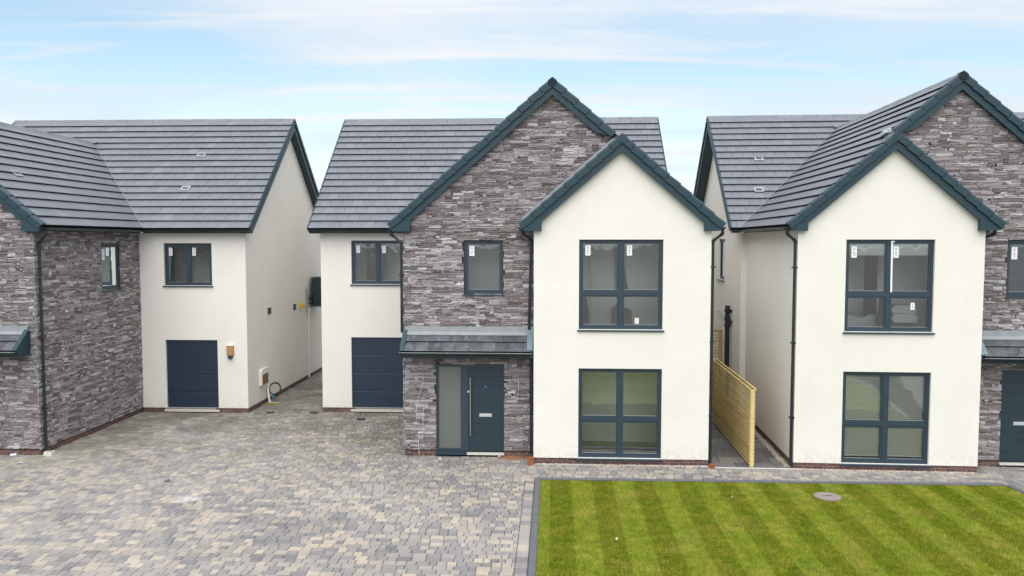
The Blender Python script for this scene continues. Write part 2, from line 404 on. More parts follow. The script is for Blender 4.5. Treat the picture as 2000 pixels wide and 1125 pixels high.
# ------------------------------------------------------------------ piece prototypes
TL, TW, TT = .395, .327, .026
def tile_proto(name, mat):
    # x across, y up the slope, z outwards; origin at lower edge centre
    w, t = .5, 1
    vs = [(-.5, 0, 0), (.5, 0, 0), (.5, 1, 0), (-.5, 1, 0), (-.5, .0, .82), (.5, .0, .82), (.5, 1, 1), (-.5, 1, 1), (-.5, .02, 1), (.5, .02, 1)]
    fs = [(0, 3, 2, 1), (0, 1, 5, 4), (4, 5, 9, 8), (8, 9, 6, 7), (1, 2, 6, 9, 5), (3, 0, 4, 8, 7), (2, 3, 7, 6)]
    return mesh_of(name, vs, fs, mat)
tile_me = tile_proto('tile', M['tile']); ctile_me = tile_proto('slate_tile', M['ctile'])
def stone_proto(i):
    rs = random.Random(100 + i); vs = []; fs = []
    nx, ny = 4, 3
    for j in range(ny):
        for k in range(nx):
            ex = k in (0, nx - 1); ey = j in (0, ny - 1)
            z = rs.uniform(.5, 1.0) if not (ex or ey) else rs.uniform(.3, .85)
            x = -.5 + k / (nx - 1) + (rs.uniform(-.08, .08) if not ex else rs.uniform(-.012, .012))
            y = -.5 + j / (ny - 1) + (rs.uniform(-.15, .15) if not ey else rs.uniform(-.05, .05))
            vs.append((x, y, z))
    for j in range(ny - 1):
        for k in range(nx - 1): a = j * nx + k; fs.append((a, a + 1, a + nx + 1, a + nx))
    per = [0, 1, 2, 3, 7, 11, 10, 9, 8, 4]; b = len(vs)
    for p in per: vs.append((vs[p][0], vs[p][1], 0))
    for q in range(len(per)): q2 = (q + 1) % len(per); fs.append((per[q2], per[q], b + q, b + q2))
    return mesh_of('stone', vs, fs, M['stone'])
stone_me = [stone_proto(i) for i in range(10)]
brick_me = [box_mesh('brick', M['brick'], bev=.03, seed=5, jit=.004)]
paver_me = [box_mesh('paving_block', M['paver'], bev=.05, seed=s, jit=.012) for s in range(6)]
flag_me = [box_mesh('flagstone', M['flag'], bev=.01, seed=3, jit=.003)]

def frame_mat(o, s, t, n):
    return Matrix(((s[0], t[0], n[0], o[0]), (s[1], t[1], n[1], o[1]), (s[2], t[2], n[2], o[2]), (0, 0, 0, 1)))
def stones_on(rng, s0, s1, t0, t1, keep, holes, F, nrm, items, vis=None):
    def emit(a, b, c, d):
        if b - a < .05 or d - c < .02: return
        if not keep((a + b) / 2, d): return
        for (ha, hb, hc, hd) in holes:
            if a < hb and b > ha and c < hd and d > hc:
                if a < ha - .05: emit(a, ha, c, d)
                if b > hb + .05: emit(hb, b, c, d)
                if c < hc - .02 and a >= ha - .05 and b <= hb + .05: emit(max(a, ha), min(b, hb), c, hc)
                if d > hd + .02 and a >= ha - .05 and b <= hb + .05: emit(max(a, ha), min(b, hb), hd, d)
                return
        lim = (HS_LIM - d) / TAN if d > 5.5 else 99
        a, b = max(a, SX_LIM - lim), min(b, SX_LIM + lim)
        if b - a < .04: return
        g = .004
        L = Matrix.Translation(((a + b) / 2, (c + d) / 2, 0)) @ Matrix.Diagonal(((b - a - g), (d - c - g), rng.uniform(.022, .052), 1))
        items.append((F @ L, rng.randrange(10), (b - a) * (d - c), nrm, vis((a + b) / 2, (c + d) / 2) if vis else True))
    t = t0
    while t < t1 - .01:
        H = min(rng.choice((.12, .135, .15)), t1 - t)
        if t1 - t - H < .06: H = t1 - t
        s = s0 - rng.uniform(0, .3)
        while s < s1:
            Lc = rng.uniform(.26, .58); e = s + Lc
            n = rng.choice((2, 2, 3, 3)); ws = [rng.uniform(.6, 1.4) for _ in range(n)]; tot = sum(ws); c = t
            for wv in ws:
                hh = H * wv / tot; k = rng.choice((1, 1, 2, 2, 3)) if n == 3 else rng.choice((1, 2, 2)); cuts = sorted(rng.uniform(.25, .75) for _ in range(k - 1))
                pr = 0
                for cu in cuts + [1]:
                    emit(max(s0, s + pr * Lc), min(s1, s + cu * Lc), c, c + hh); pr = cu
                c += hh
            s = e
        t += H

def tiles_on(rng, F, nrm, width, slope, keep, items, gauge=.343, tw=.33, proto=0, vis=None, tilt=7.6, th=.010, start=0.0):
    n = max(1, round(slope / gauge)); g = slope / n; TL_ = g + .045
    for r in range(n):
        v = r * g; off = -(tw / 2 if r % 2 else 0) - .01; s = off
        while s < width:
            a, b = max(0, s), min(width, s + tw)
            if b - a > .03:
                c = (a + b) / 2
                wp = F @ Vector((c, v + g / 2, 0))
                if keep(wp):
                    L = Matrix.Translation((c, v - .02, .056 + rng.uniform(-.0015, .0015))) @ Matrix.Rotation(R(-tilt + rng.uniform(-.25, .25)), 4, 'X') @ Matrix.Rotation(R(rng.uniform(-.2, .2)), 4, 'Z') @ Matrix.Diagonal((b - a - .006, min(TL_, slope - v + .02), th, 1))
                    items.append((F @ L, proto, (b - a) * g, nrm, vis(wp) if vis else True))
            s += tw

HS_LIM, SX_LIM = 8.90 - .05, 1.99 - (8.90 - 7.53) / .869
TAN = .869; SL = math.atan(TAN); CS, SN = math.cos(SL), math.sin(SL)

class House:
    def __init__(s, label, origin_px_world, theta, m, anchor, P):
        s.m = m; s.P = P; th = R(theta)
        u = Vector((math.cos(th), -math.sin(th), 0)); d = Vector((math.sin(th), math.cos(th), 0))
        o = Vector(origin_px_world) - u * (m * anchor[0]) - d * anchor[1]
        s.root = empty('house', o, -th); s.W = Matrix.Translation(o) @ Matrix.Rotation(-th, 4, 'Z')
        tag(s.root, label, 'house', 'cream rendered new build houses in a row')
        s.rng = random.Random(P['seed'])
    def part(s, name, mb, mats, parent=None, label=None, smooth=False):
        return mb.build(name, mats, parent or s.root, s.m, label, smooth)
    def place(s, name, parent, protos, items, cap=300): place(name, parent, protos, items, cap, s.m, s.W)

def wall_sheet(mb, T, s0, s1, t0, t1, holes, depth=.10):
    """T(s,t,n) to canonical; a sheet with openings and their reveals"""
    xs = sorted({s0, s1} | {v for h in holes for v in h[:2]}); ts = sorted({t0, t1} | {v for h in holes for v in h[2:]})
    xs = [x for x in xs if s0 <= x <= s1]; ts = [t for t in ts if t0 <= t <= t1]
    for i in range(len(xs) - 1):
        for j in range(len(ts) - 1):
            a, b, c, d = xs[i], xs[i + 1], ts[j], ts[j + 1]; mx, mt = (a + b) / 2, (c + d) / 2
            if any(h[0] < mx < h[1] and h[2] < mt < h[3] for h in holes): continue
            mb.add([T(a, c, 0), T(b, c, 0), T(b, d, 0), T(a, d, 0)], [(0, 1, 2, 3)])
    for a, b, c, d in holes:
        for (p, q) in (((a, c), (a, d)), ((b, d), (b, c)), ((a, d), (b, d)), ((b, c), (a, c))):
            mb.add([T(p[0], p[1], 0), T(q[0], q[1], 0), T(q[0], q[1], -depth), T(p[0], p[1], -depth)], [(0, 1, 2, 3)])

def window(H, T, a, b, c, d, cols=2, split=None, stickers=(), sill=True, glass='glass', rec=.065, vents=False, film=False):
    """frame with mullion and transom, panes, sill, stickers. opening a..b, c..d in wall coords"""
    fw, mw = .058, .085; n0, n1 = -rec - .06, -rec
    mb = MB(); X = [a] + [a + (b - a) * i / cols for i in range(1, cols)] + [b]
    def fb(x0, x1, t0, t1, na=n0, nb=n1): mb.box(x0, x1, t0, t1, na, nb, 0, lambda v: T(*v))
    fb(a, b, c, c + fw); fb(a, b, d - fw, d); fb(a, a + fw, c + fw, d - fw); fb(b - fw, b, c + fw, d - fw)
    rows = [(c + fw, d - fw)] if split is None else [(c + fw, split - mw / 2), (split + mw / 2, d - fw)]
    if split is not None: fb(a + fw, b - fw, split - mw / 2, split + mw / 2)
    cells = []
    for (r0, r1) in rows:
        for i in range(cols):
            x0 = X[i] + (fw if i == 0 else mw / 2); x1 = X[i + 1] - (fw if i == cols - 1 else mw / 2); cells.append((x0, x1, r0, r1))
        for i in range(1, cols): fb(X[i] - mw / 2, X[i] + mw / 2, r0, r1)
    sw = .038
    for (x0, x1, r0, r1) in cells:           # sashes, set back a little
        fb(x0, x1, r0, r0 + sw, n0 + .005, n1 - .014); fb(x0, x1, r1 - sw, r1, n0 + .005, n1 - .014)
        fb(x0, x0 + sw, r0 + sw, r1 - sw, n0 + .005, n1 - .014); fb(x1 - sw, x1, r0 + sw, r1 - sw, n0 + .005, n1 - .014)
    if vents:
        for i in range(cols): xm = (X[i] + X[i + 1]) / 2; mb.box(xm - .2, xm + .2, d - .04, d - .02, n1, n1 + .012, 0, lambda v: T(*v))
    wo = H.part('window', mb, M['frame'])
    for k, (x0, x1, r0, r1) in enumerate(cells):
        p = MB(); gz = n1 - .034
        p.add([T(x0 + sw, r0 + sw, gz), T(x1 - sw, r0 + sw, gz), T(x1 - sw, r1 - sw, gz), T(x0 + sw, r1 - sw, gz)], [(0, 1, 2, 3)])
        H.part('pane', p, M[glass], wo)
        bead = MB(); bead.box(x0 + sw, x1 - sw, r0 + sw, r0 + sw + .01, gz + .002, gz + .012, 0, lambda v: T(*v)); H.part('glazing_bead', bead, M['lead'], wo)
    for (k, fx, fy, sw_, sh_) in stickers:
        x0, x1, r0, r1 = cells[k]; gz = n1 - .031
        cx_ = x0 + sw + fx * (x1 - x0 - 2 * sw); ty = r0 + sw + fy * (r1 - r0 - 2 * sw)
        st = MB(); st.box(cx_ - sw_ / 2, cx_ + sw_ / 2, ty - sh_, ty, gz, gz + .001, 0, lambda v: T(*v))
        for q in range(3): st.box(cx_ - sw_ * .25, cx_ + sw_ * (.3 - .1 * q), ty - sh_ * (.55 + .14 * q), ty - sh_ * (.5 + .14 * q), gz + .001, gz + .0016, 1, lambda v: T(*v))
        st.box(cx_ - sw_ * .12, cx_ + sw_ * .12, ty - sh_ * .34, ty - sh_ * .14, gz + .001, gz + .0016, 2, lambda v: T(*v))
        H.part('sticker', st, [M['white'], M['print'], M['pink']], wo)
    if sill:
        sb = MB(); e = .035
        sb.prism([(-rec, c + .004), (.045, c - .022), (.045, c - .048), (-rec, c - .03)], a - e, b + e, lambda p, q, r: T(r, q, p))
        H.part('sill', sb, M['frame'], wo)
    return wo, cells

def room(H, x0, x1, y0, y1, z0, z1, openface, skirt=True):
    mb = MB()
    fc = {'y0': [(x0, y0, z0), (x1, y0, z0), (x1, y0, z1), (x0, y0, z1)], 'y1': [(x0, y1, z0), (x1, y1, z0), (x1, y1, z1), (x0, y1, z1)],
          'x0': [(x0, y0, z0), (x0, y1, z0), (x0, y1, z1), (x0, y0, z1)], 'x1': [(x1, y0, z0), (x1, y1, z0), (x1, y1, z1), (x1, y0, z1)],
          'z1': [(x0, y0, z1), (x1, y0, z1), (x1, y1, z1), (x0, y1, z1)]}
    for k, v in fc.items():
        if k not in openface: mb.add(v, [(0, 1, 2, 3)])
    mb.add([(x0, y0, z0), (x1, y0, z0), (x1, y1, z0), (x0, y1, z0)], [(0, 1, 2, 3)], 1)
    return H.part('interior_room', mb, [M['plaster'], M['floorboard']])

def gutter_run(H, p, q, drop=0.0):
    """half round gutter between two canonical points with brackets"""
    mb = MB(); p = Vector(p); q = Vector(q); d = (q - p).normalized(); L = (q - p).length
    side = d.cross(Vector((0, 0, 1))).normalized(); r = .062; n = 7
    prof = [(math.cos(math.pi + math.pi * i / n) * r, math.sin(math.pi + math.pi * i / n) * r) for i in range(n + 1)]
    prof += [(x * .86, y * .86) for x, y in prof[::-1]]
    mb.prism(prof, 0, L, lambda a, b, c: tuple(p + side * a + Vector((0, 0, b)) + d * c))
    k = int(L / .9)
    for i in range(k + 1):
        t = .05 + i * (L - .1) / max(1, k)
        pr = [(x * 1.13, y * 1.13) for x, y in prof[:n + 1]] + [(x * 1.0, y * 1.0) for x, y in prof[:n + 1][::-1]]
        mb.prism(pr, t - .02, t + .02, lambda a, b, c: tuple(p + side * a + Vector((0, 0, b)) + d * c))
    return H.part('gutter', mb, M['pipe'])

def downpipe(H, pts, r=.034, clips=True):
    mb = MB(); mb.tube(pts, r, 10)
    for i in range(1, len(pts) - 1): mb.tube([Vector(pts[i]) - (Vector(pts[i]) - Vector(pts[i - 1])).normalized() * .06, pts[i], Vector(pts[i]) + (Vector(pts[i + 1]) - Vector(pts[i])).normalized() * .06], r * 1.22, 10)
    o = H.part('downpipe', mb, M['pipe'], smooth=False)
    if clips:
        a, b = Vector(pts[-2]), Vector(pts[-1]); k = max(1, int((a - b).length / 1.6))
        for i in range(k):
            p = a.lerp(b, (i + .35) / k); c = MB(); c.box(p.x - .06, p.x + .06, p.y - .045, p.y + .045, p.z - .014, p.z + .014); H.part('pipe_clip', c, M['pipe'], o)
    return o

def build_house(label, anchor_world, theta, m, anchor, P):
    H = House(label, anchor_world, theta, m, anchor, P); rng = H.rng
    XL, XLV = P['main_l'], P['main_lv']           # garage side wall and its verge
    XR, XRV = P['main_r'], P['main_rv']
    YM = P['main_d']; YE = YM - .32; YR = YE + 4.4; YB = YR + 4.4; YBW = YB - .32
    G0, G1, GX = 0.0, P.get('G1', 4.04), P.get('GX', 1.99)
    HG, HS = P.get('HG', 7.53), P.get('HS', 8.90); SX = GX - (HS - HG) / TAN; SW0 = -3.13; YS = .52; VO = .17
    global HS_LIM, SX_LIM; HS_LIM, SX_LIM = HS - .05, SX
    HE = 5.55; HR = HE + TAN * 4.4
    zE = 5.44                                      # wall top / soffit
    hS = lambda x: HS - TAN * abs(x - SX)
    hGl = lambda x: HG - TAN * abs(x - GX)
    PL = .14                                       # plinth height
    SEL = SX - (HS - 5.555) / TAN; GEL = GX - (HG - 5.545) / TAN; ER = GX + (HG - 5.545) / TAN
    # --- wall frames: T(s,t,n) -> canonical
    Tg = lambda s, t, n: (s, -n, t)                # gable front, y=0
    Ts = lambda s, t, n: (s, YS - n, t)            # stone front
    Tm = lambda s, t, n: (s, YM - n, t)            # main front
    Tw = lambda s, t, n: (SW0 - n, s, t)           # wing side facing the garage
    Tl = lambda s, t, n: (XL - n, s, t)            # garage side gable wall
    Tr = lambda s, t, n: (G1 + n, s, t)            # gable wing outer side
    gw = P['gwin']; U = (gw[0], gw[1], 3.16, 5.23); Lw = (gw[0], gw[1], .15, 2.25)
    Cw = (-1.68, -.74, 3.94, 5.21); Dr = P.get('door', (-2.36, -.72, .10, 2.24))
    mw_ = P['mwin']; gar = P['gar']
    # --- cream walls
    mb = MB(); wall_sheet(mb, Tg, G0, G1, PL, zE, [U, Lw])
    gy = lambda x: hGl(x) - .05
    mb.add([Tg(G0, zE, 0), Tg(G1, zE, 0), Tg(G1, max(zE, gy(G1)), 0), Tg(GX, gy(GX), 0), Tg(G0, max(zE, gy(G0)), 0)], [(0, 1, 2, 3, 4)])
    mb.add([(G0, 0, PL), (G0, YS, PL), (G0, YS, zE + .25), (G0, 0, zE + .25)], [(0, 1, 2, 3)])
    sidew = P.get('rwin'); 
    wall_sheet(mb, Tr, 0, YM, PL, zE, [])
    H.part('gable_wall', mb, M['render'])
    mb = MB(); wall_sheet(mb, Tm, XL, SW0, PL, zE, [mw_, (gar[0], gar[1], PL, gar[3])])
    H.part('front_wall', mb, M['render'])
    mb = MB(); py = lambda y: HE - .05 + TAN * (4.4 - abs(y - YR))
    for X in (XL, XR):
        if X == XL:
            mb.add([(X, YM, PL), (X, YBW, PL), (X, YBW, py(YBW)), (X, YR, py(YR)), (X, YM, py(YM))], [(0, 1, 2, 3, 4)])
        else:
            hole = P.get('rwin')
            Tq = lambda s, t, n: (X + n, s, t)
            wall_sheet(mb, Tq, YM, YBW, PL, zE, [hole] if hole else [])
            mb.add([(X, YM, zE), (X, YBW, zE), (X, YBW, py(YBW)), (X, YR, py(YR)), (X, YM, py(YM))], [(0, 1, 2, 3, 4)])
    mb.add([(XL, YBW, PL), (XR, YBW, PL), (XR, YBW, zE), (XL, YBW, zE)], [(0, 1, 2, 3)])
    if XR > G1: mb.add([(G1, YM, PL), (XR, YM, PL), (XR, YM, zE), (G1, YM, zE)], [(0, 1, 2, 3)])
    H.part('side_wall', mb, M['render'])
    # --- stone wing
    mb = MB(); wall_sheet(mb, Ts, SW0, G0, PL, zE, [Cw, (Dr[0], Dr[1], PL, Dr[3])])
    mb.add([Ts(SW0, zE, 0), Ts(G1, zE, 0), Ts(G1, max(zE, hS(G1) - .05), 0), Ts(SX, HS - .05, 0), Ts(SW0, max(zE, hS(SW0) - .05), 0)], [(0, 1, 2, 3, 4)])
    ww = P.get('wwin'); wall_sheet(mb, Tw, YS, YM, PL, zE, [ww] if ww else [])
    clad = H.part('stone_wall', mb, M['dark'])
    items = []
    def keepf(s, t):
        if t > hS(s): return False
        if s > 0 and t < hGl(s) - .05: return False
        return True
    Fs = frame_mat((0, YS, 0), (1, 0, 0), (0, 0, 1), (0, -1, 0))
    stones_on(rng, SW0 - .03, G0, PL + .02, 5.5, keepf, [Cw, (Dr[0], Dr[1], 0, Dr[3]), (P['can'][0], P['can'][1], 2.66, 3.0)], Fs, (0, -1, 0), items)
    stones_on(rng, SW0, G1, 5.5, 8.8, keepf, [], Fs, (0, -1, 0), items)
    Fw = frame_mat((SW0, 0, 0), (0, 1, 0), (0, 0, 1), (-1, 0, 0))
    stones_on(rng, YS - .035, YM, PL - .02 + .02, 5.46, lambda a, b: True, [ww] if ww else [], Fw, (-1, 0, 0), items)
    H.place('stone', clad, stone_me, items)
    # --- roof deck
    mb = MB(); e = .012
    def sl(p): mb.add(p, [tuple(range(len(p)))])
    sl([(XLV, YE, HE - e), (XRV, YE, HE - e), (XRV, YR, HR - e), (XLV, YR, HR - e)])
    sl([(XLV, YB, HE - e), (XRV, YB, HE - e), (XRV, YR, HR - e), (XLV, YR, HR - e)])
    yv = YE + (HS - HE) / TAN
    y0 = YS - VO + .02
    sl([(SEL, y0, hS(SEL) - e), (SX, y0, HS - e), (SX, yv, HS - e), (SEL, YE, hS(SEL) - e)])
    sl([(ER, y0, 5.545 - e), (SX, y0, HS - e), (SX, yv, HS - e), (ER, YE, 5.545 - e)])
    g0 = -VO + .02
    sl([(GEL, g0, 5.545 - e), (GX, g0, HG - e), (GX, YS, HG - e), (GEL, YS, 5.545 - e)])
    sl([(ER, g0, 5.545 - e), (GX, g0, HG - e), (GX, y0, HG - e), (ER, y0, 5.545 - e)])
    roof = H.part('roof', mb, M['deck'])
    items = []
    hM = lambda y: HE + TAN * (4.4 - abs(y - YR))
    # main front slope
    Fm = frame_mat((XLV, YE, HE), (1, 0, 0), (0, CS, SN), (0, -SN, CS))
    kM = lambda p: not (SEL + .25 < p.x < ER - .25 and hS(p.x) > hM(p.y) + .22)
    tiles_on(rng, Fm, (0, -SN, CS), XRV - XLV, 4.4 / CS, kM, items)
    # wing slopes
    kW = lambda p: hM(p.y) < hS(p.x) + .25 or p.y < YE
    Fl = frame_mat((SEL, y0, hS(SEL)), (0, 1, 0), (CS, 0, SN), (-SN, 0, CS))
    tiles_on(rng, Fl, (-SN, 0, CS), yv - y0, (SX - SEL) / CS, kW, items)
    Fr_ = frame_mat((ER, y0, 5.545), (0, 1, 0), (-CS, 0, SN), (SN, 0, CS))
    tiles_on(rng, Fr_, (SN, 0, CS), yv - y0, (ER - SX) / CS, kW, items)
    FgR = frame_mat((ER, g0, 5.545), (0, 1, 0), (-CS, 0, SN), (SN, 0, CS))
    nC = round((ER - SX) / CS / .343); gg = (ER - SX) / CS / nC
    tiles_on(rng, FgR, (SN, 0, CS), y0 - g0, round((ER - GX) / CS / gg) * gg, lambda p: True, items, gauge=gg)
    FgL = frame_mat((GEL, g0, 5.545), (0, 1, 0), (CS, 0, SN), (-SN, 0, CS))
    tiles_on(rng, FgL, (-SN, 0, CS), YS - g0 - .0, (GX - GEL) / CS, lambda p: True, items)
    H.place('tile', roof, [tile_me], items)
    # back slope: one joined field
    bi = []; Fb = frame_mat((XRV, YB, HE), (-1, 0, 0), (0, -CS, SN), (0, SN, CS))
    tiles_on(rng, Fb, (0, SN, CS), XRV - XLV, 4.4 / CS, lambda p: True, bi)
    H.place('back_tile', roof, [tile_me], [(a, b, c, d, False) for a, b, c, d, e_ in bi])
    # ridge tiles
    def ridge(p, q, half=.13):
        p, q = Vector(p), Vector(q); L = (q - p).length; d = (q - p).normalized(); side = d.cross(Vector((0, 0, 1))); n = max(1, round(L / .45))
        for i in range(n):
            a, b = L * i / n, L * (i + 1) / n - .006; lift = .004 * (i % 2)
            pr = [(-half, -half * TAN + .045), (-.03, .055), (.03, .055), (half, -half * TAN + .045), (half - .01, -half * TAN + .02), (0, .03), (-half + .01, -half * TAN + .02)]
            k = MB(); k.prism(pr, a, b, lambda u, v, w_: tuple(p + side * u + Vector((0, 0, v + lift)) + d * w_)); H.part('ridge_tile', k, M['tile'], roof)
    ridge((XLV, YR, HR), (XRV, YR, HR)); ridge((SX, YS - VO + .12, HS), (SX, yv - .05, HS)); ridge((GX, -VO + .12, HG), (GX, YS + .0, HG))
    # verge caps and barge boards of a gable facing -y. apex (ax,ah), feet x
    def verge(ax, ah, feet, yf, caps_until=None):
        for sgn, fx in feet:
            Ls = abs(ax - fx) / CS; n = max(1, round(Ls / .343)); g = Ls / n
            dv = Vector((sgn * CS, 0, -SN)); nv = Vector((sgn * SN, 0, CS)); ap = Vector((ax, yf, ah))
            for i in range(n):
                a = i * g - .012; b = (i + 1) * g + .012
                pa = ap + dv * a; pb = ap + dv * b; up = .036
                k = MB()
                prof = [(0, -.11), (-.012, -.105), (-.012, .028), (.02, .062), (.15, .055), (.15, .035), (.028, .035), (.012, .02), (.012, -.11)]
                # slight stepping: lower end sits a little prouder
                vs = []
                for (P_, l0) in ((pa, .0), (pb, .026)):
                    for (yy, nn) in prof: vs.append(tuple(P_ + Vector((0, yy, 0)) + nv * (nn + l0)))
                nn_ = len(prof)
                fs = [tuple(range(nn_)), tuple(range(2 * nn_ - 1, nn_ - 1, -1))] + [(q, (q + 1) % nn_, nn_ + (q + 1) % nn_, nn_ + q) for q in range(nn_)]
                k.add(vs, fs); H.part('verge_cap', k, M['teal'], roof)
            # barge board
            k = MB(); ex = 0.0
            top, bot = -.09, -.235; kx = .0
            A = ap + Vector((0, .03, 0)); 
            vtop = lambda t, nn: tuple(A + dv * t + nv * nn)
            e0t = top * TAN * 1.0; e0b = bot * TAN           # plumb cut at the apex
            Lb = Ls - .05
            pts = [(-e0t * -1 if False else top * -TAN * -1, top)]
            P4 = [A + nv * top + dv * (-top * SN / CS) * -1, A + nv * bot + dv * (-bot * SN / CS) * -1, A + nv * bot + dv * (Lb - .30), A + nv * top + dv * Lb]
            # plumb line at x = ax: move along dv so that x returns to ax
            P4[0] = A + nv * top - dv * (top * SN / CS); P4[1] = A + nv * bot - dv * (bot * SN / CS)
            vs = [tuple(p) for p in P4] + [tuple(p + Vector((0, .035, 0))) for p in P4]
            k.add(vs, [(0, 1, 2, 3), (7, 6, 5, 4), (0, 4, 5, 1), (1, 5, 6, 2), (2, 6, 7, 3), (3, 7, 4, 0)]); H.part('barge_board', k, M['teal'], roof)
            # raking soffit
            k = MB(); q0 = P4[1] + nv * .02 + Vector((0, .035, 0)); q1 = P4[2] + nv * .02 + Vector((0, .035, 0)); wd = Vector((0, VO - .07, 0))
            k.add([tuple(q0), tuple(q1), tuple(q1 + wd), tuple(q0 + wd)], [(0, 1, 2, 3)]); H.part('soffit', k, M['fascia'], roof)
        # apex cap
        k = MB(); yf2 = yf - .02
        pr = [(-.115, ah - .045), (-.095, ah + .02), (0, ah + .09), (.095, ah + .02), (.115, ah - .045), (.07, ah - .12), (-.07, ah - .12)]
        pr = [(ax + a, b) for a, b in pr]; k.prism(pr, yf2, yf2 + .03, lambda a, b, c: (a, c, b))
        pr2 = [(-.12, ah - .06), (0, ah + .09), (.12, ah - .06), (.0, ah + .05)]; pr2 = [(ax + a, b) for a, b in pr2]; k.prism(pr2, yf2 + .03, yf2 + .32, lambda a, b, c: (a, c, b))
        H.part('apex_cap', k, M['teal'], roof)
    def boxend(x_out, x_in, yf, sgn, depth):
        # x_out is the eave tip, x_in beyond wall; polygon in x,h
        hp = lambda x: 5.555 + TAN * abs(x - x_out)
        k = MB(); pr = [(x_out + sgn * .0, 5.50), (x_out + sgn * .07, 5.425), (x_in, 5.425), (x_in, hp(x_in) - .25), (x_out + sgn * .02, 5.53)]
        k.prism(pr, yf + .022, yf + depth, lambda a, b, c: (a, c, b)); H.part('eaves_box', k, M['teal'], roof)
    verge(SX, HS, [(-1, SEL)], YS - VO); verge(SX, HS, [(1, GX - .16)], YS - VO) 
    verge(GX, HG, [(-1, GEL), (1, ER)], -VO)
    boxend(SEL, SW0 + .19, YS - VO, 1, VO - .024); boxend(GEL, G0 + .18, -VO, 1, VO - .024); boxend(ER, G1 - .18, -VO, -1, VO - .024)
    # verges of the main roof at both sides (facing +-x)
    for X, sg in ((XLV, -1), (XRV, 1)):
        for (ya, yb) in ((YR, YE), (YR, YB)):
            sgn = 1 if yb > ya else -1; Ls = 4.4 / CS; n = round(Ls / .343); g = Ls / n
            dv = Vector((0, sgn * CS, -SN)); nv = Vector((0, sgn * SN, CS)); ap = Vector((X, YR, HR))
            for i in range(n):
                pa = ap + dv * (i * g - .01); pb = ap + dv * ((i + 1) * g + .01); k = MB(); vs = []
                prof = [(-.0, -.10), (.014, -.10), (.014, .03), (-.01, .05), (-.03, .045), (-.03, .035), (-.015, .03), (0, .02)]
                for P_, l0 in ((pa, 0), (pb, .02)):
                    for xx, nn in prof: vs.append(tuple(P_ + Vector((sg * xx, 0, 0)) + nv * (nn + l0)))
                q = len(prof); k.add(vs, [tuple(range(q)), tuple(range(2 * q - 1, q - 1, -1))] + [(j, (j + 1) % q, q + (j + 1) % q, q + j) for j in range(q)])
                H.part('verge_cap', k, M['teal'], roof)
            A = ap + Vector((-sg * .02, 0, 0)); k = MB(); top, bot = -.08, -.26
            P4 = [A + nv * top - dv * (top * SN / CS), A + nv * bot - dv * (bot * SN / CS), A + nv * bot + dv * (Ls - .2), A + nv * top + dv * Ls]
            th_ = Vector((-sg * .03, 0, 0)); k.add([tuple(p) for p in P4] + [tuple(p + th_) for p in P4], [(0, 1, 2, 3), (7, 6, 5, 4), (0, 4, 5, 1), (1, 5, 6, 2), (2, 6, 7, 3), (3, 7, 4, 0)])
            wx = (XL if sg < 0 else XR); a0, a1 = P4[1] + nv * .02 + th_, P4[2] + nv * .02 + th_
            b0 = Vector((wx, a0.y, a0.z)); b1 = Vector((wx, a1.y, a1.z)); k.add([tuple(a0), tuple(a1), tuple(b1), tuple(b0)], [(0, 1, 2, 3)])
            H.part('barge_board', k, M['fascia'], roof)
    # fascia, soffit and gutter along the eaves
    def eave(p, q, inward, wd=.3):
        p, q, w_ = Vector(p), Vector(q), Vector(inward); k = MB()
        a, b = p + w_ * .05, q + w_ * .05; c, d = p + w_ * .075, q + w_ * .075
        for z0, z1 in ((zE - .01, 5.535),):
            k.add([(a.x, a.y, z0), (b.x, b.y, z0), (b.x, b.y, z1), (a.x, a.y, z1), (c.x, c.y, z0), (d.x, d.y, z0), (d.x, d.y, z1), (c.x, c.y, z1)],
                  [(0, 1, 2, 3), (7, 6, 5, 4), (0, 4, 5, 1), (1, 5, 6, 2), (2, 6, 7, 3), (3, 7, 4, 0)])
        e0, e1 = p + w_ * wd, q + w_ * wd
        k.add([(c.x, c.y, zE), (d.x, d.y, zE), (e1.x, e1.y, zE), (e0.x, e0.y, zE)], [(0, 1, 2, 3)])
        H.part('fascia', k, M['fascia'], roof)
        g = -.02; gutter_run(H, (p.x + w_.x * g, p.y + w_.y * g, 5.515), (q.x + w_.x * g, q.y + w_.y * g, 5.515))
    eave((XLV + .05, YE, 0), (SEL, YE, 0), (0, 1, 0), .34)
    eave((SEL, YS - VO + .15, 0), (SEL, YE, 0), (1, 0, 0), .3)
    eave((GEL, -VO + .15, 0), (GEL, YS, 0), (1, 0, 0), .33)
    eave((ER, -VO + .15, 0), (ER, YE, 0), (-1, 0, 0), .3)
    if XRV > ER + .1: eave((ER + .02, YE, 0), (XRV - .03, YE, 0), (0, 1, 0), .34)
    k = MB(); k.box(XLV + .03, XLV + .3, YE + .02, YM - .005, zE - .02, zE + .1); H.part('eaves_box', k, M['teal'], roof)
    # valleys: narrow metal channels
    for xe in (SEL, ER):
        k = MB(); a = Vector((xe, YE - .02, HE + .055)); b = Vector((SX, yv, HS + .045)); k.tube([a, b], .024, 6); H.part('valley', k, M['leadblue'], roof)
    k = MB(); k.box(SX - .16, SX + .16, yv - .12, yv + .16, HS + .02, HS + .075); H.part('lead_saddle', k, M['lead'], roof)
    if P.get('saddle'):
        k = MB(); k.add([(GX - .3, YS - VO + .0, HG + .10), (GX + .12, YS - VO + .0, HG + .11), (GX + .12, YS + .25, HG + .03), (GX - .1, YS + .45, HG + .24), (GX - .35, YS + .4, HG + .36)], [(0, 1, 2, 3, 4)]); H.part('lead_saddle', k, M['lead'], roof)
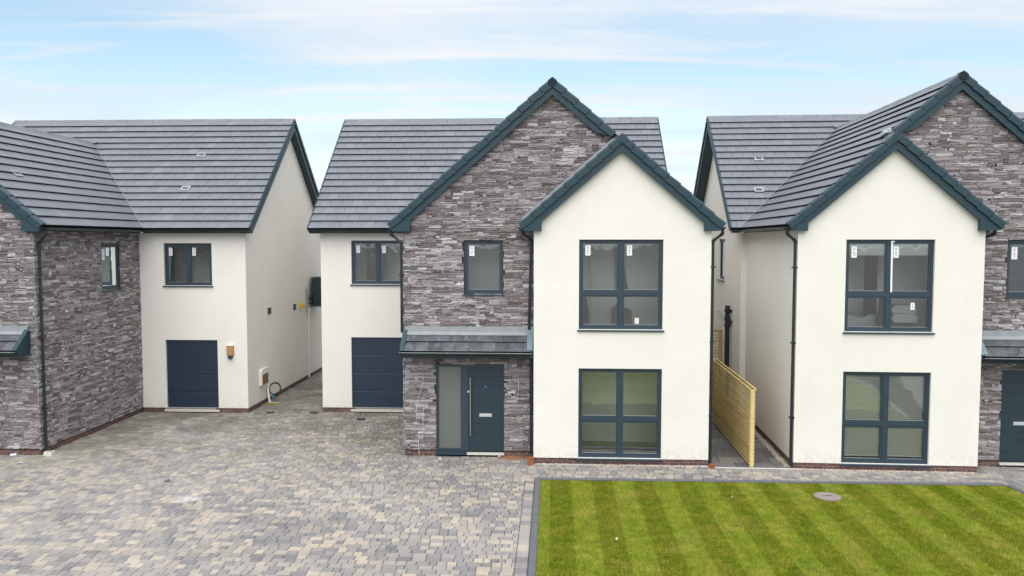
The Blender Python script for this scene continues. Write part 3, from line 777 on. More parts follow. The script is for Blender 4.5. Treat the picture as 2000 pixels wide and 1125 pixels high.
    # roof vents: pale tile with a dark slot
    for F, sx, sv in [({'m': Fm, 'l': Fl, 'r': Fr_}[a], b, c) for a, b, c in P['vents']]:
        k = MB(); L = F @ Matrix.Translation((sx, sv, .05)) @ Matrix.Rotation(R(-2.6), 4, 'X')
        k.box(-.14, .14, -.10, .14, -.01, .012, 0, lambda v: tuple(L @ Vector(v))); k.box(-.085, .085, -.03, .05, .012, .018, 1, lambda v: tuple(L @ Vector(v)))
        H.part('roof_vent', k, [M['lead'], M['black']], roof)
    # abutment flashing between the gable roof and stone wall
    k = MB()
    for sgn, fx in ((-1, GEL),):
        a = Vector((fx, YS - .07, 5.545 + .03)); b = Vector((GX, YS - .07, HG + .03)); up = Vector((0, 0, .17)); t_ = Vector((0, -.012, 0))
        k.add([tuple(a), tuple(b), tuple(b + up), tuple(a + up), tuple(a + t_), tuple(b + t_), tuple(b + up + t_), tuple(a + up + t_)], MB.BF)
    H.part('abutment_flashing', k, M['lead'], roof)
    # --- windows
    room(H, U[0] - .45, U[1] + .45, .13, P.get('deep', 1.55), 2.78, 5.38, ('y0',)); room(H, U[0] - .45, U[1] + .45, .13, 1.7, .12, 2.6, ('y0',))  # room walls drawn in close behind the windows to trap light and brighten panes
    room(H, SW0 + .13 if ww else Cw[0] - .4, Cw[1] + .4, YS + .13, 4.4 if ww else 1.9, 2.78, 5.38, ('y0', 'x0') if ww else ('y0',)); room(H, mw_[0] - .35, mw_[1] + .35, YM + .13, YM + 1.6, 2.78, 5.38, ('y0',))
    tp = .115; th_ = .235
    wu, cu = window(H, Tg, *U, cols=2, split=U[2] + .83, stickers=P['st_u'])
    wl_, cl = window(H, Tg, *Lw, cols=2, split=Lw[2] + .90, stickers=(), vents=True)
    wc, cc = window(H, Ts, *Cw, cols=1, stickers=P['st_c'], rec=.05)
    wm, cm = window(H, Tm, *mw_, cols=2, stickers=P['st_m'])
    if ww: window(H, Tw, *ww, cols=1, stickers=[(0, .8 if m > 0 else .15, .95, .13, .3)], rec=.012)
    if P.get('rwin'):
        hole = P['rwin']; Tq = lambda s, t, n: (XR + n, s, t)
        window(H, Tq, *hole, cols=1, stickers=()); room(H, XR - 3, XR - .13, YM + .3, YM + 5, 2.78, 5.38, ('x1',))
    P['extra'](H, dict(Tg=Tg, Ts=Ts, Tm=Tm, Tl=Tl, U=U, Lw=Lw, Cw=Cw, XL=XL, XR=XR, YM=YM, cu=cu, cl=cl))
    # --- garage door
    a, b, c, d = gar; np_ = 4
    k = MB(); k.box(a, b, YM + .09, YM + .11, c, d); gd = H.part('garage_door', k, M['dark'])
    for i in range(np_):
        z0 = c + (d - c) * i / np_ + .004; z1 = c + (d - c) * (i + 1) / np_ - .004; k = MB()
        k.prism([(YM + .09, z0), (YM + .062, z0), (YM + .055, z0 + .012), (YM + .055, z1 - .012), (YM + .062, z1), (YM + .09, z1)], a + .01, b - .01, lambda p, q, r: (r, p, q)); H.part('panel', k, M['garage'], gd)
    k = MB(); k.box(a - .03, b + .05, YM - .07, YM + .09, .035, .085); H.part('threshold', k, M['sillwhite'])
    # --- front door with frosted side light
    a, b, c, d = Dr; xs = a + .74; y1 = YS + .02
    k = MB(); fr = .055
    k.box(a, b, y1, y1 + .08, d - .06, d); k.box(a, a + fr, y1, y1 + .08, c, d - .06); k.box(b - .035, b, y1, y1 + .08, c, d - .06); k.box(xs - .15, xs + .03, y1, y1 + .08, c, d - .06)
    k.box(a + fr, xs - .15, y1, y1 + .08, c, c + .09)
    fd = H.part('front_door', k, M['frame'])
    k = MB(); k.box(xs + .03, b - .035, y1 + .015, y1 + .065, c + .02, d - .06); leaf = H.part('door_leaf', k, M['black'], fd)
    nb = 9
    for i in range(nb):
        z0 = c + .02 + (d - .08 - c) * i / nb; z1 = c + .02 + (d - .08 - c) * (i + 1) / nb - .006
        k = MB(); k.box(xs + .036, b - .041, y1 + .005, y1 + .014, z0, z1); H.part('door_board', k, M['doorblue'], fd)
    k = MB(); k.box(a + fr, xs - .15, y1 + .03, y1 + .045, c + .09, d - .06); H.part('frosted_pane', k, M['frost'], fd)
    k = MB(); hx = xs + .09
    k.tube([(hx, y1 - .065, .52), (hx, y1 - .065, 1.93)], .016, 10); k.tube([(hx, y1 - .065, .62), (hx - .02, y1 + .01, .62)], .01, 8); k.tube([(hx, y1 - .065, 1.83), (hx - .02, y1 + .01, 1.83)], .01, 8)
    H.part('handle', k, M['steel'], fd)
    k = MB(); k.box(xs + .30, xs + .60, y1 - .008, y1 + .004, .97, 1.05); k.box(xs + .32, xs + .58, y1 - .014, y1 - .009, .985, 1.035); H.part('letterplate', k, M['silver'], fd)
    k = MB(); k.tube([(hx - .05, y1 - .02, 1.58), (hx - .05, y1 + .01, 1.58)], .028, 10); H.part('lock', k, M['silver'], fd)
    if P.get('dot'):
        k = MB(); k.tube([(xs + .45, y1 - .002, 1.70), (xs + .45, y1 + .006, 1.70)], .028, 12); H.part('dot_sticker', k, M['blue'], fd)
    k = MB(); k.box(xs + .0, b + .0, YS - .05, YS + .1, .05, .098); H.part('door_step', k, M['sillwhite'])
    k = MB(); k.prism([(YS + .02, .10), (YS - .055, .078), (YS - .055, .05), (YS + .02, .06)], a - .03, xs - .02, lambda p, q, r: (r, p, q)); H.part('door_sill', k, M['frame'])
    # --- canopy
    ca, cb = P['can']; yf = YS - .50; zt, zb = 3.0, 2.60
    k = MB(); pr = [(YS - .02, 2.46), (yf + .05, 2.46), (yf + .02, 2.52), (yf + .02, zb - .03), (YS - .02, zt - .03)]
    k.prism(pr, ca + .03, cb - .0, lambda p, q, r: (r, p, q)); can = H.part('porch_canopy', k, M['fascia'])
    items = []; ang = math.atan2(zt - zb, YS - yf); Fc = frame_mat((ca + .05, yf, zb), (1, 0, 0), (0, math.cos(ang), math.sin(ang)), (0, -math.sin(ang), math.cos(ang)))
    slp = math.hypot(zt - zb, YS - yf)
    tiles_on(rng, Fc, (0, -math.sin(ang), math.cos(ang)), cb - ca - .1, slp, lambda p: True, items, gauge=slp / 2, tw=.315, tilt=7)
    H.place('slate_tile', can, [ctile_me], items)
    k = MB(); k.prism([(YS - .05, zt + .16), (YS - .035, zt + .16), (YS - .035, zt + .0), (YS - .14, zt - .055), (YS - .155, zt - .035), (YS - .055, zt + .03)], ca + .04, cb, lambda p, q, r: (r, p, q)); H.part('lead_flashing', k, M['lead'], can)
    k = MB(); lo = Vector((0, yf - .02, zb - .02)); hi = Vector((0, YS - .03, zt + .02)); nn = Vector((0, -math.sin(ang), math.cos(ang)))
    vs = []
    for P_ in (lo, hi):
        for xx, q in ((ca - .0, -.16), (ca + .02, -.16), (ca + .02, .05), (ca + .10, .055), (ca + .10, .075), (ca - .0, .07)): vs.append((xx, *(P_ + nn * q).yz))
    k.add(vs, [tuple(range(6)), tuple(range(11, 5, -1))] + [(j, (j + 1) % 6, 6 + (j + 1) % 6, 6 + j) for j in range(6)]); H.part('canopy_verge', k, M['teal'], can)
    k = MB(); k.prism([(YS - .03, 2.46), (yf + .02, 2.46), (yf, 2.58), (YS - .03, zt)], ca + .002, ca + .03, lambda p, q, r: (r, p, q)); H.part('end_board', k, M['teal'], can)
    k = MB(); k.prism([(YS - .03, zt + .14), (YS - .14, zt + .0), (yf - .01, zb + .04), (yf - .01, zb + .075), (YS - .12, zt + .05), (YS - .03, zt + .17)], cb - .14, cb - .002, lambda p, q, r: (r, p, q)); H.part('taped_flashing', k, M['leadblue'], can)
    go = gutter_run(H, (ca + .0, yf - .045, zb - .005), (cb - .02, yf - .045, zb - .005)); 
    k = MB(); k.box(ca, cb - .02, yf - .112, yf - .104, zb - .012, zb + .004); H.part('gutter_highlight', k, M['lead'], go)  # pale strip standing in for the bright highlight along the canopy gutter
    # --- plinth
    mb = MB(); e = .012
    def pl(T, s0, s1, top=PL): mb.box(s0, s1, 0 - .06, top, -.04, -e - .012, 0, lambda v: T(*v))
    pl(Tg, G0, G1); pl(Tm, XL, SW0); pl(Tl, YM, YBW); pl(Tr, 0, YM if XR > G1 - .3 else YM); pl(lambda s, t, n: (s, YS - n, t), SW0 + .02, Dr[0]); pl(lambda s, t, n: (s, YS - n, t), Dr[1], 0); pl(Tw, YS + .02, YM)
    if XR > G1: pl(lambda s, t, n: (XR + n, s, t), YM, YBW)
    plo = H.part('plinth', mb, M['mortar']); items = []
    def bricks(T, nrm, s0, s1, rows=2, vis=True, exc=()):
        o = Vector(T(0, 0, 0)); sv = Vector(T(1, 0, 0)) - o; nv = Vector(T(0, 0, 1)) - o
        for r in range(rows):
            s = s0 - (.11 if r % 2 else 0)
            while s < s1:
                a, b = max(s0, s), min(s1, s + .215)
                if b - a > .03 and not any(x0 < (a + b) / 2 < x1 for x0, x1 in exc):
                    z0 = -.005 + r * .073; F = frame_mat(T((a + b) / 2, z0 + .033, -e - .03), tuple(sv), (0, 0, 1), tuple(nv))
                    items.append((F @ Matrix.Diagonal((b - a, .063, .024 + rng.uniform(0, .002), 1)), 0, (b - a) * .06, nrm, vis))
                s += .225
    bricks(Tg, (0, -1, 0), G0, G1); bricks(Tm, (0, -1, 0), XL, SW0, exc=[(gar[0], gar[1])]); bricks(Tl, (-1, 0, 0), YM, YBW); bricks(Tr, (1, 0, 0), 0, YM)
    if XR > G1: bricks(lambda s, t, n: (XR + n, s, t), (1, 0, 0), YM, YBW)
    bricks(Ts, (0, -1, 0), SW0, Dr[0]); bricks(Ts, (0, -1, 0), Dr[1], 0); bricks(Tw, (-1, 0, 0), YS, YM)
    H.place('brick', plo, brick_me, items)
    for xv in (U[0] + .02, U[1] - .1):
        k = MB(); k.box(xv - .1, xv + .11, -.004, .02, .085, .135); 
        for q in range(5): k.box(xv - .09 + q * .04, xv - .07 + q * .04, -.008, -.004, .09, .13, 1)
        H.part('air_brick', k, [M['black'], M['frame']])
    # --- rainwater pipes
    x = SW0 - .045
    if P['lpipe'] == 'full':
        downpipe(H, [(SEL - .01, YS + .02, 5.47), (SEL - .01, YS + .02, 5.36), (x - .03, YS + .10, 5.14), (x - .03, YS + .10, .02)])
    else:
        downpipe(H, [(SEL - .0, YS + .02, 5.47), (SEL - .0, YS + .02, 5.36), (x, YS - .03, 5.16), (x, YS - .03, 3.0)])
    downpipe(H, [(GEL + .04, .12, 5.47), (GEL + .04, .12, 5.36), (-.07, YS - .09, 5.22), (-.12, YS - .09, 3.12)], clips=False)
    downpipe(H, [(ER + .01, -.02, 5.47), (ER + .01, -.02, 5.36), (G1 + .05, .04, 5.20), (G1 + .05, .04, .06)])
    if P['canpipe']: downpipe(H, [(-.07, YS - .52, 2.52), (-.07, YS - .1, 2.40), (-.07, YS - .1, .12)])
    return H

# ------------------------------------------------------------------ ground helpers
def gp(px, py, z=0.0):
    x = (px - 1000) / 1550; y = -(py - 562.5) / 1550; P = R(3.4)
    r = Vector((x, math.cos(P) + y * math.sin(P), -math.sin(P) + y * math.cos(P))); return Vector((0, 0, 5.2)) + r * ((z - 5.2) / r.z)

# ------------------------------------------------------------------ setting: ground, driveway, lawn
k = MB(); k.add([(-600, -600, -.06), (600, -600, -.06), (600, 900, -.06), (-600, 900, -.06)], [(0, 1, 2, 3)])
tag(k.build('ground', M['asphalt']), kind='structure', label='dark ground under and around the plots')

TH = R(3); OM = gp(1042, 905)
def m2w(u, d, z=0.0): return (OM.x + u * math.cos(TH) + d * math.sin(TH), OM.y - u * math.sin(TH) + d * math.cos(TH), z)
def w2m(x, y): dx, dy = x - OM.x, y - OM.y; return dx * math.cos(TH) - dy * math.sin(TH), dx * math.sin(TH) + dy * math.cos(TH)
lawn_u0 = .19
LA = w2m(*gp(1056, 938)[:2]); LB = w2m(*gp(1965, 950)[:2]); LC = w2m(*gp(2000, 966)[:2])
lawn_d = LA[1]
sl_ = (LC[1] - LB[1]) / (LC[0] - LB[0]); LB = (LB[0], LB[1])
dtop = lambda u: LA[1] + (LB[1] - LA[1]) * (u - LA[0]) / (LB[0] - LA[0])
lawn_poly = [(lawn_u0, -14), (lawn_u0, dtop(lawn_u0)), LB, (LB[0] + 3.2, LB[1] + sl_ * 3.2), (LB[0] + 3.2, -14)]
def in_lawn(u, d, e=0.0):
    if u < lawn_u0 - e or u > LB[0] + 3.2: return False
    if d > dtop(min(u, LB[0])) + e: return False
    if u > LB[0] and d > LB[1] + sl_ * (u - LB[0]) + e: return False
    return True

k = MB(); k.add([m2w(-22, -14.0, -.03), m2w(16, -14.0, -.03), m2w(16, 20, -.03), m2w(-22, 20, -.03)], [(0, 1, 2, 3)])
drive = tag(k.build('driveway', M['joint']), kind='structure')

# ------------------------------------------------------------------ houses
def extra_left(H, E):
    pass
def extra_mid(H, E):
    # things standing inside the empty rooms: a curved plaster nib and doorway
    for (x0, x1, z0, z1) in ((.55, 1.3, 2.78, 5.2),):
        k = MB(); pts = [(x0 + .62 + .16 * math.sin(t * 5.1 + .4), z0 + (z1 - z0) * t) for t in [i / 10 for i in range(11)]]
        k.prism([(x0, z0)] + pts + [(x0, z1)], 1.2, 1.26, lambda a, b, c: (a, c, b)); H.part('curved_partition', k, M['curtain'])
    k = MB(); k.prism([(1.9, 2.78), (2.4, 2.78), (2.36, 3.5), (2.0, 3.62), (1.9, 3.5)], 1.2, 1.5, lambda a, b, c: (a, c, b)); H.part('cardboard_sheet', k, M['brown'])
    k = MB(); k.prism([(2.0, 3.9), (2.32, 3.85), (2.12, 5.1), (1.95, 5.1)], 1.4, 1.45, lambda a, b, c: (a, c, b)); H.part('leaning_board', k, M['frame'])
    k = MB(); k.box(1.35, 1.42, 1.50, 1.54, 2.78, 5.2); k.box(1.42, 2.2, 1.50, 1.54, 4.75, 4.82); k.box(2.2, 2.27, 1.50, 1.54, 2.78, 5.2); H.part('door_lining', k, M['whiteplastic'])
    k = MB(); pts = [(-5.0 + .22 * math.sin(t * math.pi), 3.9 + 1.4 * t) for t in [i / 10 for i in range(11)]]
    k.prism([(-5.4, 3.9)] + pts + [(-5.4, 5.3)], E['YM'] + 1.0, E['YM'] + 1.05, lambda a, b, c: (a, c, b)); H.part('curved_partition', k, M['curtain'])
def slats(H, name, X0, X1, Z0, Z1, y, step, mat, tiltdeg, headlab=None):
    k = MB(); k.box(X0, X1, y - .02, y + .03, Z1 - .03, Z1); bl = H.part(name, k, M[mat])
    me = mesh_of('slat', [(-.5, -.5, 0), (.5, -.5, 0), (.5, .5, 0), (-.5, .5, 0), (-.5, 0, .12), (.5, 0, .12)], [(0, 1, 5, 4), (4, 5, 2, 3)], M[mat])
    n = int((Z1 - Z0 - .04) / step)
    for i in range(n):
        o = bpy.data.objects.new('slat', me); COL.objects.link(o); o.parent = bl
        o.matrix_basis = Matrix.Translation((H.m * (X0 + X1) / 2, y, Z1 - .06 - i * step)) @ Matrix.Rotation(R(tiltdeg), 4, 'X') @ Matrix.Diagonal((X1 - X0, .05, .02, 1))
def extra_right(H, E):
    U, L = E['U'], E['Lw']; xm = (L[0] + L[1]) / 2
    slats(H, 'venetian_blind', L[0] + .07, xm - .03, L[2] + .07, L[3] - .05, .165, .054, 'blind', 56)
    slats(H, 'venetian_blind', xm + .03, L[1] - .07, L[2] + .07, L[3] - .05, .165, .054, 'blind', 56)
    C = E['Cw']; slats(H, 'venetian_blind', C[0] + .05, C[1] - .05, C[2] + .06, C[3] - .05, E_YS + .2, .05, 'tealblind', 40)
    for a, b in ((U[0] + .08, xm - .03), (xm + .03, U[1] - .08)):
        k = MB(); k.box(a, b, .145, .15, 4.88, 5.2); k.tube([(a, .148, 4.88), (b, .148, 4.88)], .012, 8); H.part('roller_blind', k, M['linen'])
    k = MB(); k.prism([(xm - .075, 4.05), (xm - .035, 4.05), (xm - .028, 5.2), (xm - .068, 5.2)], .045, .05, lambda a, b, c: (a, c, b)); k.box(xm - .10, xm - .02, .04, .05, 5.17, 5.2); H.part('protective_tape', k, M['white'])
    k = MB()                                     # curtains as pleated sheets
    for a, b in ((1.95, 2.25),):
        n = 16; pts = [(a + (b - a) * i / n, .95 + (.03 if i % 2 else -.03)) for i in range(n + 1)]
        k.add([(x, y, 3.2) for x, y in pts] + [(x, y, 5.2) for x, y in pts], [(i, i + 1, n + 2 + i, n + 1 + i) for i in range(n)])
    H.part('curtain', k, M['curtain'])
    k = MB(); k.box(2.1, 3.4, .9, 1.5, 2.80, 3.12, 0); bed = H.part('bed', k, M['wood'])
    k = MB()
    n = 10; 
    for i in range(n):
        for j in range(n): pass
    P_ = [(1.98 + 1.34 * i / n, .87 + .63 * j / n, 3.42 + .05 * math.sin(i * 1.7 + j * .9) + .03 * math.sin(j * 2.3)) for j in range(n + 1) for i in range(n + 1)]
    k.add(P_, [(j * (n + 1) + i, j * (n + 1) + i + 1, (j + 1) * (n + 1) + i + 1, (j + 1) * (n + 1) + i) for i in range(n) for j in range(n)])
    k.add([(1.98, .86, 3.1), (3.32, .86, 3.1)] + [P_[i] for i in range(n + 1)], [(0, 1) + tuple(range(2 + n, 1, -1))]); H.part('duvet', k, M['linen'], bed, smooth=True)
    k = MB(); k.prism([(.0, 0), (.5, 0), (.56, .08), (.5, .2), (.04, .2), (-.04, .1)], .5, 1.0, lambda a, b, c: (1.2 + a, c, 3.32 + b)); k.prism([(.0, .21), (.5, .21), (.55, .3), (.46, .40), (.06, .40), (-.02, .3)], .52, .98, lambda a, b, c: (1.22 + a, c, 3.32 + b))
    H.part('folded_cushion', k, M['linen'])
    k = MB(); k.box(1.25, 1.75, .6, 1.05, 2.8, 3.31); k.box(1.75, 2.0, .6, .66, 3.0, 3.9); H.part('dark_chair', k, M['curtain'])
E_YS = .52
tape = (1, .0, 1.0, .04, 1.1)
LEFT = dict(seed=11, G1=3.06, GX=1.485, HG=7.12, HS=8.47, door=(-1.98, -.34, .10, 2.24), main_l=-6.39, main_lv=-6.66, main_r=3.12, main_rv=3.32, main_d=5.42, gwin=(.6, 2.4), mwin=(-5.36, -3.89, 3.86, 5.13), gar=(-5.48, -3.88, .08, 2.21),
            wwin=(3.36, 4.32, 3.84, 5.12), can=(-2.98, -.02), lpipe='full', canpipe=True, st_u=[], st_c=[], st_m=[(0, .86, .96, .11, .24), (1, .86, .96, .11, .24)],
            vents=[('m', 2.62, 3.7), ('m', 2.55, 1.9), ('l', 1.4, 2.0)], extra=extra_left)
MID = dict(seed=22, main_l=-6.55, main_lv=-6.84, main_r=3.82, main_rv=4.0, main_d=5.28, gwin=(1.04, 2.96), mwin=(-5.62, -4.02, 3.9, 5.21), gar=(-5.65, -3.45, .08, 2.29),
           can=(-3.14, -.02), lpipe='short', canpipe=True, st_u=[(2, .14, .97, .12, .24), (3, .15, .97, .12, .24), (1, .38, .25, .09, .13)],
           st_c=[(0, .12, .97, .12, .24)], st_m=[(0, .15, .95, .11, .22), (1, .15, .95, .11, .22)], vents=[], extra=extra_mid, dot=True)
RIGHT = dict(seed=33, main_l=-6.55, main_lv=-6.84, main_r=4.20, main_rv=4.58, main_d=5.28, gwin=(1.06, 2.98), mwin=(-5.62, -4.02, 3.9, 5.21), gar=(-5.65, -3.45, .08, 2.29),
             rwin=(7.85, 8.95, 3.92, 5.26), can=(-3.14, -.02), lpipe='full', canpipe=True, st_u=[(3, .86, .95, .12, .26), (2, .9, .95, .12, .26), (0, .4, .85, .09, .16)],
             st_c=[(0, .86, .95, .13, .28)], st_m=[], vents=[('m', 10.10, 3.35), ('m', 10.35, 1.75)], extra=extra_right, saddle=True)
HL = build_house('house cut off by the left edge, stone wing left of its garage', gp(80, 889), 2.5, -1, (-3.13, .52), LEFT)
HM = build_house('whole middle house with stone gable, porch canopy and garage at its left', OM, 3, 1, (0, 0), MID)
HR_ = build_house('house cut off by the right edge, with venetian blinds in its lower window', gp(1549, 915), 4.5, -1, (4.04, 0), RIGHT)

# ------------------------------------------------------------------ paving blocks
def inside_house(H, x, y, e=.0):
    p = H.W.inverted() @ Vector((x, y, 0)); cx_, d = H.m * p.x, p.y; P = H.P
    if P['main_l'] + e < cx_ < max(P['main_r'], 4.04) - e and P['main_d'] + e < d < P['main_d'] + 8.3: return True
    if -3.13 + e < cx_ < 4.04 - e and .52 + e < d < P['main_d'] + 1: return True
    if e < cx_ < 4.04 - e and e < d < 1: return True
    return False
rng = random.Random(7)
items = []; flags = []
pass_u0, pass_u1 = 4.1, 6.4
d = -9.5
row = 0
while d < 14.5:
    rh = .162 if not (abs(d) < 0) else .16
    u = -15.5 - rng.uniform(0, .2)
    while u < 11.5:
        L = rng.choice((.12, .162, .162, .215, .24, .24)); 
        uc, dc = u + L / 2, d + rh / 2; x, y, _ = m2w(uc, dc)
        q = screen(np.array((x, y, 0)))
        ok = q is not None and -150 < q[0] < 2150 and q[1] < 1190
        if ok and in_lawn(uc, dc, .13): ok = False
        if ok and pass_u0 - .1 < uc < 7.2 and dc > -.12: ok = False
        Lp, ucp = L, uc
        if dc < dtop(0) + .14 and u < .2 and u + L > -.15:
            if u > -.19: ok = False
            else: Lp = -.15 - u; ucp = u + Lp / 2; x, y, _ = m2w(ucp, dc)
        if ok and any(inside_house(h, x, y, .06) for h in (HL, HM, HR_)): ok = False
        if ok:
            mt = Matrix.Translation((x, y, -.062 + rng.uniform(-.0025, .0025))) @ Matrix.Rotation(-TH + R(rng.uniform(-.8, .8)), 4, 'Z') @ Matrix.Rotation(R(rng.uniform(-.5, .5)), 4, 'X') @ Matrix.Diagonal((Lp - .007, rh - .007, .062, 1))
            items.append((mt, rng.randrange(6), L * rh, (0, 0, 1), True))
        u += L
    d += rh; row += 1
d = -9.5
while d < dtop(0) + .1:
    L = rng.choice((.20, .25, .25)); x, y, _ = m2w(-.045, d + L / 2)
    items.append((Matrix.Translation((x, y, -.062 + rng.uniform(-.002, .002))) @ Matrix.Rotation(-TH, 4, 'Z') @ Matrix.Diagonal((.2, L - .008, .062, 1)), rng.randrange(6), L * .2, (0, 0, 1), True)); d += L
place('paving_block', drive, paver_me, items)
# flagstones of the side passage
k = MB(); k.add([m2w(4.05, -.12, -.022), m2w(7.0, -.12, -.022), m2w(7.0, 14, -.022), m2w(4.05, 14, -.022)], [(0, 1, 2, 3)]); sp = tag(k.build('side_path', M['joint']), kind='structure')
items = []; d = -.1
while d < 11:
    Lr = .45; u = pass_u0 + (.0 if round(d / .45) % 2 else -.3)
    while u < 7.0:
        L = rng.choice((.3, .6, .6)); a, b = max(pass_u0, u), min(7.0, u + L); x, y, _ = m2w((a + b) / 2, d + Lr / 2)
        if b - a > .08 and not inside_house(HR_, x, y, .12):
            items.append((Matrix.Translation((x, y, -.035)) @ Matrix.Rotation(-TH, 4, 'Z') @ Matrix.Diagonal((b - a - .012, Lr - .012, .034, 1)), 0, (b - a) * Lr, (0, 0, 1), True))
        u += L
    d += Lr
place('flagstone', sp, flag_me, items)
k = MB(); a = Vector(m2w(4.08, -.16)); 
k.add([m2w(4.1, -.17, .004), m2w(6.2, -.17, .004), m2w(6.2, -.105, .004), m2w(4.1, -.105, .004), m2w(4.1, -.17, -.05), m2w(6.2, -.17, -.05), m2w(6.2, -.105, -.05), m2w(4.1, -.105, -.05)], [(0, 1, 2, 3), (0, 4, 5, 1), (2, 6, 7, 3), (1, 5, 6, 2), (3, 7, 4, 0)])
k.build('path_edging', M['sillwhite'], sp)
# ------------------------------------------------------------------ lawn with kerb
k = MB()
ue = LB[0] + 3.2; de = LB[1] + sl_ * 3.2
k.add([m2w(lawn_u0, -14, -.004), m2w(LB[0], -14, -.004), m2w(LB[0], LB[1], -.004), m2w(lawn_u0, dtop(lawn_u0), -.004)], [(0, 1, 2, 3)])
k.add([m2w(LB[0], -14, -.004), m2w(ue, -14, -.004), m2w(ue, de, -.004), m2w(LB[0], LB[1], -.004)], [(0, 1, 2, 3)]); lawn = tag(k.build('lawn', M['turf']), kind='structure')
kerb = empty('kerb', m2w(lawn_u0, dtop(lawn_u0))); tag(kerb, 'dark kerb edging round the striped lawn', kind='structure')
kinv = Matrix.Translation(-kerb.location)
def kerb_run(p, q, L=.9):
    p = Vector(m2w(*p)); q = Vector(m2w(*q)); D = q - p; n = max(1, round(D.length / L)); d_ = D.normalized(); s_ = Vector((-d_.y, d_.x, 0))
    for i in range(n):
        a = p + D * (i / n) + d_ * .004; b = p + D * ((i + 1) / n) - d_ * .004; mb = MB()
        pr = [(0, -.05), (.125, -.05), (.125, .022), (.112, .034), (.012, .034), (0, .022)]
        vs = [tuple(P_ + s_ * u + Vector((0, 0, v)) - kerb.location) for P_ in (a, b) for u, v in pr]
        mb.add(vs, [tuple(range(6)), tuple(range(11, 5, -1))] + [(j, (j + 1) % 6, 6 + (j + 1) % 6, 6 + j) for j in range(6)]); mb.build('kerb_block', M['kerb'], kerb)
kerb_run((lawn_u0, -11), (lawn_u0, dtop(lawn_u0) + .0)); kerb_run((lawn_u0 - .125, dtop(lawn_u0)), LB); kerb_run(LB, (LB[0] + 2.6, LB[1] + sl_ * 2.6))
def grass_mesh():
    rs = np.random.default_rng(5); N = 330000
    u = rs.uniform(lawn_u0 - .014, LB[0] + 2.5, N); dlow = -6.6
    d_ = dlow + (1 - rs.uniform(0, 1, N)) * (LA[1] - dlow + .1)
    du = np.minimum(u, LB[0]); top = LA[1] + (LB[1] - LA[1]) * (du - LA[0]) / (LB[0] - LA[0]); top = np.where(u > LB[0], LB[1] + sl_ * (u - LB[0]), top)
    keep = (d_ < top + .012); u, d_ = u[keep], d_[keep]
    mh = w2m(*gp(1616, 971)[:2]); keep = ((u - mh[0]) ** 2 + (d_ - mh[1]) ** 2) > .27 ** 2; u, d_ = u[keep], d_[keep]; n = len(u)
    x = OM.x + u * math.cos(TH) + d_ * math.sin(TH); y = OM.y - u * math.sin(TH) + d_ * math.cos(TH)
    a = rs.uniform(0, 2 * np.pi, n); wd = rs.uniform(.003, .007, n); h = rs.uniform(.016, .040, n)
    stripe = np.where(((u - .84) % .88) < .44, 1, -1); lx = rs.normal(0, .010, n); ly = stripe * .008 + rs.normal(0, .010, n)
    V = np.empty((n, 3, 3), np.float32)
    V[:, 0] = np.stack([x - np.cos(a) * wd, y - np.sin(a) * wd, np.full(n, -.004)], 1); V[:, 1] = np.stack([x + np.cos(a) * wd, y + np.sin(a) * wd, np.full(n, -.004)], 1)
    V[:, 2] = np.stack([x + lx, y + ly, h], 1)
    me = bpy.data.meshes.new('grass_blades'); me.vertices.add(3 * n); me.vertices.foreach_set('co', V.ravel()); me.loops.add(3 * n); me.loops.foreach_set('vertex_index', np.arange(3 * n, dtype=np.int32))
    me.polygons.add(n); me.polygons.foreach_set('loop_start', np.arange(0, 3 * n, 3, dtype=np.int32)); me.update(calc_edges=True); me.materials.append(M['grass'])
    o = bpy.data.objects.new('grass', me); COL.objects.link(o); tag(o, 'short mown green grass with pale and dark stripes', 'grass', kind='stuff'); return mh
mh = grass_mesh()
# manhole cover in the lawn
c = Vector(m2w(mh[0], mh[1], 0)); k = MB(); n = 28
ring = lambda r, z: [(math.cos(2 * math.pi * i / n) * r, math.sin(2 * math.pi * i / n) * r, z) for i in range(n)]
mh_o = empty('manhole_cover', c); tag(mh_o, 'round pinkish concrete manhole cover set in the lawn', 'manhole cover')
vs = ring(.255, -.03) + ring(.255, .024) + ring(.235, .028); fs = [(i, (i + 1) % n, n + (i + 1) % n, n + i) for i in range(n)] + [(n + i, n + (i + 1) % n, 2 * n + (i + 1) % n, 2 * n + i) for i in range(n)] + [tuple(range(2 * n, 3 * n))]
k.add(vs, fs).build('cover', M['concrete'], mh_o)
k = MB(); vs = ring(.27, -.02) + ring(.27, .02) + ring(.258, .02) + ring(.258, -.02); fs = [(j * n + i, j * n + (i + 1) % n, (j + 1) * n + (i + 1) % n, (j + 1) * n + i) for j in range(3) for i in range(n)]; k.add(vs, fs).build('rim', M['concrete'], mh_o)
k = MB(); k.tube([(-.1, 0, .03), (.1, 0, .03)], .008, 6); k.build('lifting_bar', M['black'], mh_o)

